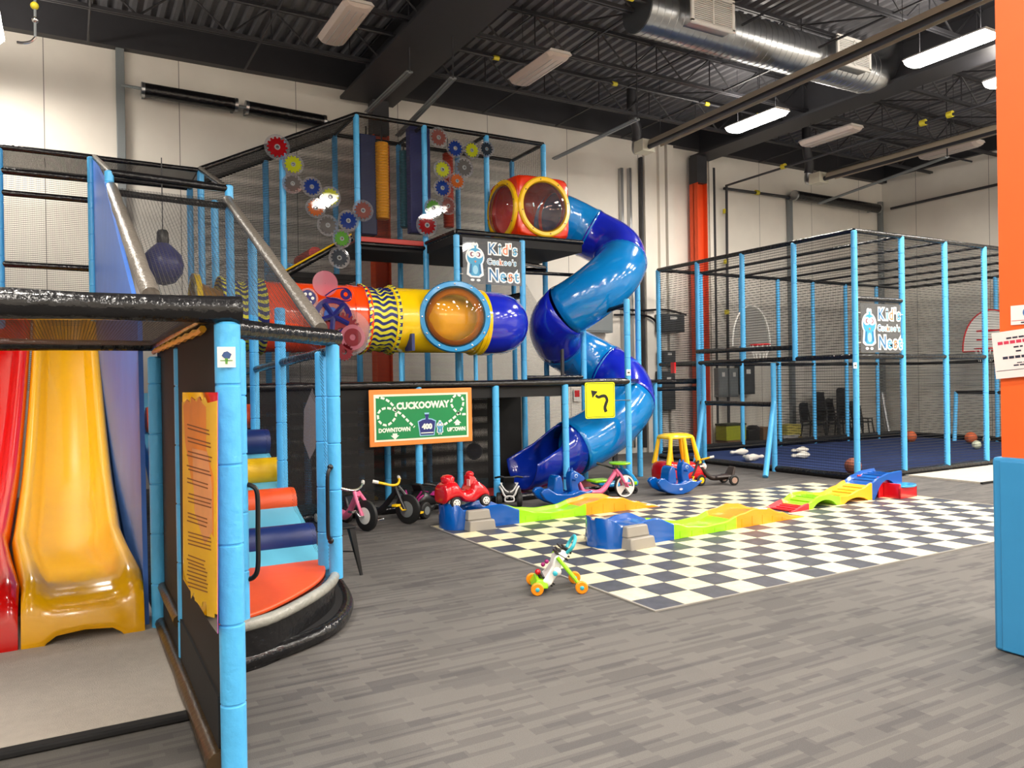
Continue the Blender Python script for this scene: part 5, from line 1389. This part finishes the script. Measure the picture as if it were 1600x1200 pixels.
# red and yellow toy car with roof
g = toy('toy_coupe', 'red toy car with yellow roof and pillars and big white eyes', 'toy car', 4.55, 4.86, -4)
rings = []
for x_, w_, zt, zb in ((-.40, .17, .32, .12), (-.37, .21, .38, .09), (-.26, .23, .40, .08), (-.12, .23, .36, .08), (.05, .23, .345, .08), (.14, .23, .37, .08), (.26, .22, .35, .09), (.36, .19, .29, .11), (.41, .14, .22, .14)):
    rings.append([(x_, -w_*.9, zb), (x_, -w_, zb+.05), (x_, -w_, zt-.07), (x_, -w_*.85, zt-.01), (x_, 0, zt+.012), (x_, w_*.85, zt-.01), (x_, w_, zt-.07), (x_, w_, zb+.05), (x_, w_*.9, zb)])
L(MB().loft(rings), 'car_body', REDP, g, smooth=55, sub=1)
L(MB().tube(spline([(.30, -.20, .13), (.41, -.13, .135), (.44, 0, .14), (.41, .13, .135), (.30, .20, .13)], 4), .028, 8), 'front_bumper', REDP, g)
for x_, y_, dx in ((-.33, -.18, .07), (-.33, .18, .07), (.24, -.18, -.10), (.24, .18, -.10), (-.0, -.20, -.03), (.0, .20, -.03)):
    L(MB().tube([(x_, y_, .34), (x_+dx*.6, y_*.93, .55), (x_+dx, y_*.82, .74)], [.042, .034, .030], 10), 'roof_pillar', YETP, g)
L(MB().loft([[( -.30+.0*i, -.17, .72), (.17, -.17, .72), (.17, .17, .72), (-.30, .17, .72)] for i in (0,)] + [[(-.29, -.16, .765), (.16, -.16, .765), (.16, .16, .765), (-.29, .16, .765)], [(-.20, -.09, .80), (.08, -.09, .80), (.08, .09, .80), (-.20, .09, .80)]]), 'roof', YETP, g, bev=.02, smooth=60)
for s_ in (-1, 1):
    e_ = L(MB().ball((.355, s_*.155, .28), .05, 14, 10, (.7, .8, 1)), 'eye', WHTP, g)
    L(MB().ball((.385, s_*.172, .275), .024, 10, 8, (.6, .7, 1)), 'pupil', BLKP, e_)
L(MB().box(.22, .30, -.225, -.215, .285, .31), 'side_badge', WHTP, g)
for x_, y_ in ((.24, .20), (.24, -.20), (-.27, .20), (-.27, -.20)):
    w_ = L(wheel(MB(), x_, y_, .085, .085, .07, 20), 'wheel', TIRE, g); L(hubcap(MB(), x_, y_, .085, .045, .078), 'hub', YETP, w_)

# walker with animal panel
g = toy('baby_walker', 'small push walker with zebra panel, teal handle and orange wheels on the floor', 'baby walker', -.42, .93, -24)
# local +x runs towards the lime legs' wheels
for y_ in (-.155, .155):
    for x_ in (.0, .34):
        w_ = L(wheel(MB(), x_, y_, .048, .048, .034, 24, .2), 'wheel', mat('orange_wheel', (255, 150, 20), .35), g)
        L(hubcap(MB(), x_, y_, .048, .016, .044), 'wheel_cap', TEAP, w_)
    L(MB().tube([(.335, y_*.86, .055), (.22, y_*.7, .20), (.165, y_*.62, .27)], [.014, .014, .016], 8), 'lime_leg', GRNP, g)
L(MB().tube([(.34, -.14, .048), (.34, .14, .048)], .009, 8).tube([(0, -.14, .048), (0, .14, .048)], .012, 8), 'axle', GRNP, g)
L(MB().loft([[(-.03, -.13, .04), (.09, -.13, .04), (.09, .13, .04), (-.03, .13, .04)], [(.01, -.11, .11), (.09, -.11, .10), (.09, .11, .10), (.01, .11, .11)]]), 'lime_base', GRNP, g, bev=.01)
TL = RY(radians(33))
L(MB().loft([[(x_, -w_, z_), (x_+.07, -w_, z_), (x_+.07, w_, z_), (x_, w_, z_)] for x_, w_, z_ in ((-.02, .10, .07), (-.01, .12, .12), (0, .085, .18), (0, .075, .24), (-.02, .085, .30), (0, .06, .36), (.015, .04, .40))], M=TL), 'zebra_panel', WHTP, g, bev=.012, smooth=50)
b = MB()
for z_, w_ in ((.10, .07), (.125, .10), (.33, .07), (.355, .055), (.385, .045)): b.box(-.035, .085, -w_, w_, z_, z_+.013, TL)
b.box(.0, .08, -.05, .05, .385, .41, TL)
L(b, 'zebra_stripes', BLKP, g, bev=.004)
L(MB().ball((.045, -.11, .225), .035, 12, 8, (1, .7, 1), TL), 'white_roller', WHTP, g); L(hubcap(MB(), 0, 0, 0, .018, .02), 'teal_knob', TEAP, g).location = tuple(TL @ Vector((.03, -.145, .21)))
b = MB()
for i, (x_, y_, z_) in enumerate(((-.045, .02, .20), (-.045, -.03, .24))): b.ball((x_, y_, z_), .018, 8, 6, (1, 1, 1), TL)
L(b, 'activity_knobs', MAGP, g); L(MB().ball((-.05, .02, .13), .024, 8, 6, (1, 1, 1), TL), 'red_knob', REDP, g)
L(MB().tube([TL @ Vector(p) for p in spline([(.05, -.045, .38), (.055, -.08, .44), (.05, -.05, .50), (.045, 0, .515), (.05, .05, .50), (.055, .08, .44), (.05, .045, .38)], 5)], .014, 10), 'teal_handle', TEAP, g)

# stool beside the stair
g = toy('metal_stool', 'black metal stool half hidden behind the stair post', 'stool', -1.62, 2.30, 10)
L(MB().box(-.17, .17, -.17, .17, .40, .42), 'seat', BLKP, g, bev=.02)
for sx_ in (-1, 1):
    for sy_ in (-1, 1):
        L(MB().loft([[(sx_*.13-.026, sy_*.13-.026, .40), (sx_*.13+.026, sy_*.13-.026, .40), (sx_*.13+.026, sy_*.13+.026, .40), (sx_*.13-.026, sy_*.13+.026, .40)], [(sx_*.19-.01, sy_*.19-.01, 0), (sx_*.19+.01, sy_*.19-.01, 0), (sx_*.19+.01, sy_*.19+.01, 0), (sx_*.19-.01, sy_*.19+.01, 0)]]), 'leg', BLKP, g)
L(MB().tube([(-.16, -.16, .2), (.16, .16, .2)], .006, 6).tube([(-.16, .16, .2), (.16, -.16, .2)], .006, 6), 'cross_brace', BLKP, g)

# ---- bowling pins and balls in the court
def pin(x, y, rz, label, z=.095):
    r = [(.026, 0), (.036, .03), (.058, .11), (.060, .15), (.045, .22), (.026, .29), (.023, .32), (.030, .36), (.031, .385), (.022, .41), (.006, .42)]
    b = MB().lathe([(a*1.15, b_*1.1) for a, b_ in r], 20, T(x, y, z+.035) @ RZ(radians(rz)) @ RY(radians(90)) @ T(0, 0, -.22))
    return put(b.build('bowling_pin', mat('ivory_plastic', (222, 218, 208), .35), None, smooth=60), label, 'bowling pin')
def pinat(px_, py_, rz, label):
    p = at(px_, py_, Z=.13); pin(p.x, p.y, rz, label, .095 if False else .093)
pinat(1155, 706, 178, 'white bowling pin lying alone, leftmost in the ball court')
pinat(1180, 714, 5, 'white bowling pin lying between the leftmost pin and the slanted brace post')
pinat(1168, 715, 60, 'white bowling pin seen end-on left of the slanted brace post')
pinat(1250, 703, 178, 'white bowling pin lying right of the slanted post, the farther of the close pair')
pinat(1251, 711, 178, 'white bowling pin lying right of the slanted post, the nearer of the close pair')
def ballat(px_, py_, r, m, label, nm='ball', line=None):
    p = at(px_, py_, Z=r+.06)
    if p.y < 3.9: p = at(px_, py_, Y=3.9); p.z = r + .06
    g = thing(nm, label, 'ball', (p.x, p.y, .06))
    MB().ball(p, r, 20, 14).build('ball_skin', m, g, smooth=80)
    if line:
        b = MB()
        for Mx in (Matrix.Identity(4), RX(pi/2), RY(pi/2+.5)): b.lathe([(r*.999, -.003), (r*1.006, 0), (r*.999, .003)], 24, T(*p) @ Mx, caps=False)
        b.build('seams', line, g)
BB = mat('basketball_orange', (196, 92, 48), .6, bump=.3, bscale=200)
ballat(1333, 740, .13, mat('brown_ball_leather', (150, 84, 62), .55), 'brown-orange ball behind the corner post of the ball court', 'basketball', BLKP)
ballat(1423, 682, .13, BB, 'orange basketball at the back of the ball court by the kickboard', 'basketball', BLKP)
ballat(1517, 684, .13, BB, 'orange basketball at the far right of the ball court beside a white-green ball', 'basketball', BLKP)
ballat(1526, 695, .09, mat('white_green_ball', (206, 212, 186), .5), 'pale green and white ball right in front of the far right basketball', 'ball', GREYM)
ballat(1541, 687, .08, mat('grey_white_ball', (190, 186, 180), .5), 'small pale grey ball between the last court post and the orange column', 'ball')

# ================================================================ things along the walls
def wpipe(px0, py0, px1, py1, Y, r, m, label, nm='wall_pipe', cat='pipe', caps=True):
    a = at(px0, py0, Y=Y); b = at(px1, py1, Y=Y); g = thing(nm, label, cat, a)
    MB().tube([a.lerp(b, i/6) for i in range(7)], r, 14).build('tube', m, g)
    if caps:
        for p in (a.lerp(b, .01), a.lerp(b, .99)): MB().box(p.x-.02, p.x+.02, Y, WY, p.z-.05, p.z+.05).build('wall_bracket', GREYM, g)
    if caps:
        for p, d in ((a, (a-b)), (b, (b-a))):
            d = d.normalized(); MB().tube([p - d*.02, p + d*.03], r*1.04, 14).build('end_clamp', SILV, g)
    return g
g = wpipe(224, 140, 368, 164, 9.2, .11, BLKV, 'thick black wrapped spring tube high on the back wall at the left, nearer the corner', 'torsion_spring', 'door spring')
g = wpipe(386, 168, 506, 190, 9.2, .11, BLKV, 'thick black wrapped spring tube high on the back wall ending behind the tower roof', 'torsion_spring', 'door spring')
g = wpipe(1242, 305, 1372, 326, 9.2, .12, BLKV, 'thick black spring tube high on the back wall above the ball court', 'torsion_spring', 'door spring')
g = thing('spring_shaft', 'thin steel shaft joining the two black spring tubes at the upper left', 'shaft', at(190, 132, Y=9.2))
MB().tube([at(190, 133, Y=9.2), at(520, 192, Y=9.2)], .025, 8).build('shaft', GREYM, g)
def vtrack(px_, py0, py1, label, w=.06, Y=9.38, m=GREYM):
    a = at(px_, py0, Y=Y); b = at(px_, py1, Y=Y); g = thing('door_track', label, 'door track', (a.x, Y, b.z))
    MB().box(a.x-w, a.x+w, Y, Y+.1, max(b.z, 0), a.z).build('channel', m, g, bev=.005); return g
vtrack(187, 60, 700, 'vertical grey door track on the back wall at the left end of the spring tubes')
vtrack(1236, 312, 700, 'vertical grey door track on the back wall left of the short spring tube')
vtrack(1378, 315, 700, 'vertical grey door track in the far corner at the right end of the spring tube')
vtrack(972, 262, 700, 'galvanised vertical conduit on the back wall just right of the spiral slide', .035, 9.4, SILV)
vtrack(985, 262, 700, 'galvanised vertical conduit, second one right of the spiral slide', .03, 9.4, SILV)
vtrack(1003, 245, 700, 'thin dark vertical pipe below the cream burner box', .025, 9.38, STEEL)
vtrack(1116, 262, 700, 'dark vertical pipe with bands right of the orange back column', .03, 9.36, STEEL)
def htrack(p0, p1, z, label):
    a = at(*p0, Z=z); b = at(*p1, Z=z); g = thing('overhead_track', label, 'door track', b)
    M_ = MB(); d = (a-b).normalized(); n = Vector((-d.y, d.x, 0))*.04
    for o in (-1, 1):
        q0 = b + n*o; q1 = a + n*o
        M_.tube([q0, q1], .018, 6)
    M_.tube([b, a], .03, 6)
    M_.build('track', GREYM, g); MB().tube([a, (a.x, a.y, TOP)], .012, 5).build('hanger', STEEL, g); return g
htrack((640, 112), (574, 175), 6.35, 'grey overhead door track reaching out from the wall behind the tower corner post')
htrack((708, 122), (622, 212), 6.1, 'grey overhead door track right of the tower corner post')
htrack((996, 186), (866, 248), 6.1, 'dark overhead door track ending above the red cube')
htrack((1480, 245), (1280, 318), 6.0, 'grey overhead door track above the ball court')
g = wpipe(1385, 328, 1540, 293, 9.3, .03, STEEL, 'x', caps=False); bpy.data.objects.remove(g.children[0]); bpy.data.objects.remove(g)
a = at(1392, 326, X=16.05); b = at(1560, 288, X=16.05); g = thing('wall_pipe', 'thin dark pipe running along the right wall above the ball court', 'pipe', a); MB().tube([a, b], .035, 8).build('pipe', STEEL, g)

def ebox(px0, py0, px1, py1, label, m=GREYM, Y=9.46, d=.22, nm='electrical_panel', cat='electrical box', door=True):
    a = at(px0, py0, Y=Y-d); b = at(px1, py1, Y=Y-d); g = thing(nm, label, cat, ((a.x+b.x)/2, Y, b.z))
    MB().box(a.x, b.x, Y-d, Y, b.z, a.z).build('cabinet', m, g, bev=.01)
    if door:
        w = b.x-a.x; h = a.z-b.z
        MB().box(a.x+w*.06, b.x-w*.06, Y-d-.012, Y-d, b.z+h*.05, a.z-h*.05).build('panel_door', m, g, bev=.005)
        MB().box(a.x+w*.35, a.x+w*.65, Y-d-.016, Y-d-.012, a.z-h*.3, a.z-h*.15).build('white_sticker', WHTP, g)
    return g
ebox(912, 468, 958, 520, 'large grey electrical cabinet on the back wall behind the spiral slide')
ebox(1034, 490, 1070, 519, 'dark grey electrical box left of the orange back column, the upper one', DKGM)
ebox(1036, 548, 1056, 570, 'small dark grey electrical box below the upper one left of the orange back column', DKGM)
ebox(1034, 580, 1056, 640, 'tall dark grey electrical panel left of the orange back column, behind the posts', DKGM)
ebox(1122, 575, 1138, 620, 'narrow grey breaker box seen through the court entrance, left one of three', GREYM)
ebox(1140, 575, 1154, 620, 'narrow grey breaker box seen through the court entrance, middle one of three', GREYM)
ebox(1158, 570, 1180, 616, 'wide grey breaker box seen through the court entrance, right one of three', DKGM)
g = thing('cable', 'black cable looping from the conduits to the dark electrical box', 'cable', at(990, 486, Y=9.35))
MB().tube(spline([at(955, 482, Y=9.35), at(1000, 485, Y=9.35), at(1040, 484, Y=9.35), at(1072, 492, Y=9.35)], 5), .025, 6).build('upper_cable', BLKP, g)
MB().tube(spline([at(960, 492, Y=9.35), at(1000, 492, Y=9.35), at(1020, 498, Y=9.35), at(1030, 512, Y=9.35)], 5), .025, 6).build('lower_cable', BLKP, g)
g = thing('safety_sign', 'small white and red sign on the wall behind the yellow arrow sign', 'sign', at(902, 622, Y=9.45))
p = at(902, 617, Y=9.45); MB().box(p.x-.08, p.x+.08, 9.46, 9.475, p.z-.14, p.z+.12).build('sign_plate', WHTP, g); MB().box(p.x-.06, p.x+.06, 9.45, 9.46, p.z-.04, p.z+.10).build('red_field', REDP, g)
g = thing('ribbon', 'red ribbon tied on the black rail between the tower and the ball court', 'ribbon', at(1052, 575, Y=7.2))
p = at(1052, 573, Y=6.9)
MB().box(p.x-.02, p.x+.02, p.y-.05, p.y+.05, p.z-.12, p.z+.08).build('ribbon_band', MAGP if False else REDP, g)
rail(P, (6.06, 7.2, DZ), (CX0, 7.2, DZ), .05); rail(P, (6.06, 7.2, DZ-.14), (CX0, 7.2, DZ-.14), .04)

# stacked black chairs behind the court
def chair(x, y, z, rz, label):
    g = thing('stacking_chair', label, 'chair', (x, y, z), radians(rz), 'black chairs stacked behind the ball court')
    L(MB().box(-.20, .20, -.20, .20, .44, .465), 'seat', BLKP, g, bev=.01)
    b = MB().tube(spline([(-.19, .19, .45), (-.19, .24, .7), (-.15, .27, .86), (0, .28, .90), (.15, .27, .86), (.19, .24, .7), (.19, .19, .45)], 4), .014, 6)
    b.box(-.17, .17, .235, .25, .50, .90); L(b, 'backrest', BLKP, g)
    for sx_ in (-1, 1):
        for sy_ in (-1, 1): L(MB().tube([(sx_*.17, sy_*.17, .45), (sx_*.22, sy_*.23, 0)], .014, 6), 'leg', BLKP, g)
    return g
ch = chair(12.45, 8.85, 0, 8, 'black metal chair in the stacks against the back wall behind the ball court')
for sx_, n, rz in ((12.45, 2, 8), (12.95, 5, -6), (13.42, 3, 12), (13.85, 6, 4), (14.35, 2, 20)):
    for k in range(n):
        if sx_ == 12.45 and k == 0: continue
        c_ = copy_tree(ch); c_.location = (sx_, 8.85, k*.085); c_.rotation_euler = (0, 0, radians(rz))
def cbox(px0, py0, px1, py1, m, label, Y=8.9, nm='storage_box', cat='box', d=.35, lid=None):
    a = at(px0, py0, Y=Y); b = at(px1, py1, Y=Y); z0 = max(0, b.z); g = thing(nm, label, cat, ((a.x+b.x)/2, Y, z0))
    MB().box(a.x, b.x, Y, Y+d, z0, a.z).build('box_body', m, g, bev=.01)
    if lid: MB().box(a.x-.01, b.x+.01, Y-.01, Y+d+.01, a.z, a.z+.05).build('lid', lid, g, bev=.01)
    return g
CARD = mat('brown_cardboard', (128, 96, 66), .8)
cbox(1137, 688, 1166, 712, CARD, 'brown cardboard box on the floor under the lime carton')
cbox(1135, 666, 1166, 687, mat('lime_carton', (170, 178, 30), .5), 'lime and dark carton on top of the cardboard box behind the court', lid=mat('dark_carton', (50, 60, 30), .6))
g = cbox(1170, 672, 1188, 708, BLKP, 'black wheeled vacuum with blue and silver bands behind the court', nm='shop_vacuum', cat='vacuum cleaner')
p = at(1179, 668, Y=9.0); MB().lathe([(.16, 0), (.16, .05), (.10, .10), (.02, .11)], 14, T(p.x, 9.05, p.z-.05)).build('motor_head', BLKP, g)
cbox(1193, 668, 1208, 708, CARD, 'tall brown carton between the black vacuum and the slanted post')
cbox(1224, 680, 1249, 706, mat('white_crate', (190, 190, 190), .5), 'white slatted crate with a yellow bag on it behind the court', nm='plastic_crate', cat='crate')
cbox(1230, 664, 1252, 679, mat('pale_yellow_bag', (196, 184, 90), .7), 'pale yellow bag lying on the white crate', nm='bag', cat='bag')
cbox(1246, 682, 1254, 704, mat('mustard_panel', (180, 150, 40), .6), 'narrow mustard board leaning beside the white crate', nm='board', cat='board', d=.1)
g = thing('silver_tube', 'leaning silver flexible tube near the far corner of the ball court', 'flexible hose', at(1385, 680, Y=8.9))
MB().tube(spline([at(1378, 614, Y=9.2), at(1383, 645, Y=9.1), at(1390, 682, Y=8.95)], 8), .07, 10).build('hose', SILV, g)

g = thing('hanging_hook', 'thin hanging rod with yellow coupling and curved metal arm at the top left corner', 'hook', at(56, 60, Y=4.0))
MB().tube([at(54, -60, Y=4.0), at(55, 58, Y=4.0)], .012, 6).build('rod', GREYM, g)
MB().tube(spline([at(56, 58, Y=4.0), at(48, 65, Y=4.0), at(36, 67, Y=4.0), at(26, 66, Y=4.0)], 4), .012, 6).build('curved_arm', CHRM, g)
MB().ball(at(54, 9, Y=4.0), .035, 10, 6).build('yellow_coupling', YEL, g); MB().ball(at(55, 31, Y=4.0), .03, 10, 6).build('sprinkler_head', CHRM, g)

for (px_, py_, Y_, lab) in ((1336, 571, CY0-.048, 'small white sticker on the corner post of the ball court below its name sign'), (982, 582, R0-.048, 'small white sticker on the post right of the yellow arrow sign')):
    p = at(px_, py_, Y=Y_); g = thing('sticker', lab, 'sticker', p); F = frame(p, (1, 0, 0), (0, 0, 1))
    plate(MB(), F, -.04, .04, -.045, .045, 0, .004).build('sheet', WHTP, g); plate(MB(), F, -.02, .02, -.012, .008, .004, .006).build('mark', BLKP, g)
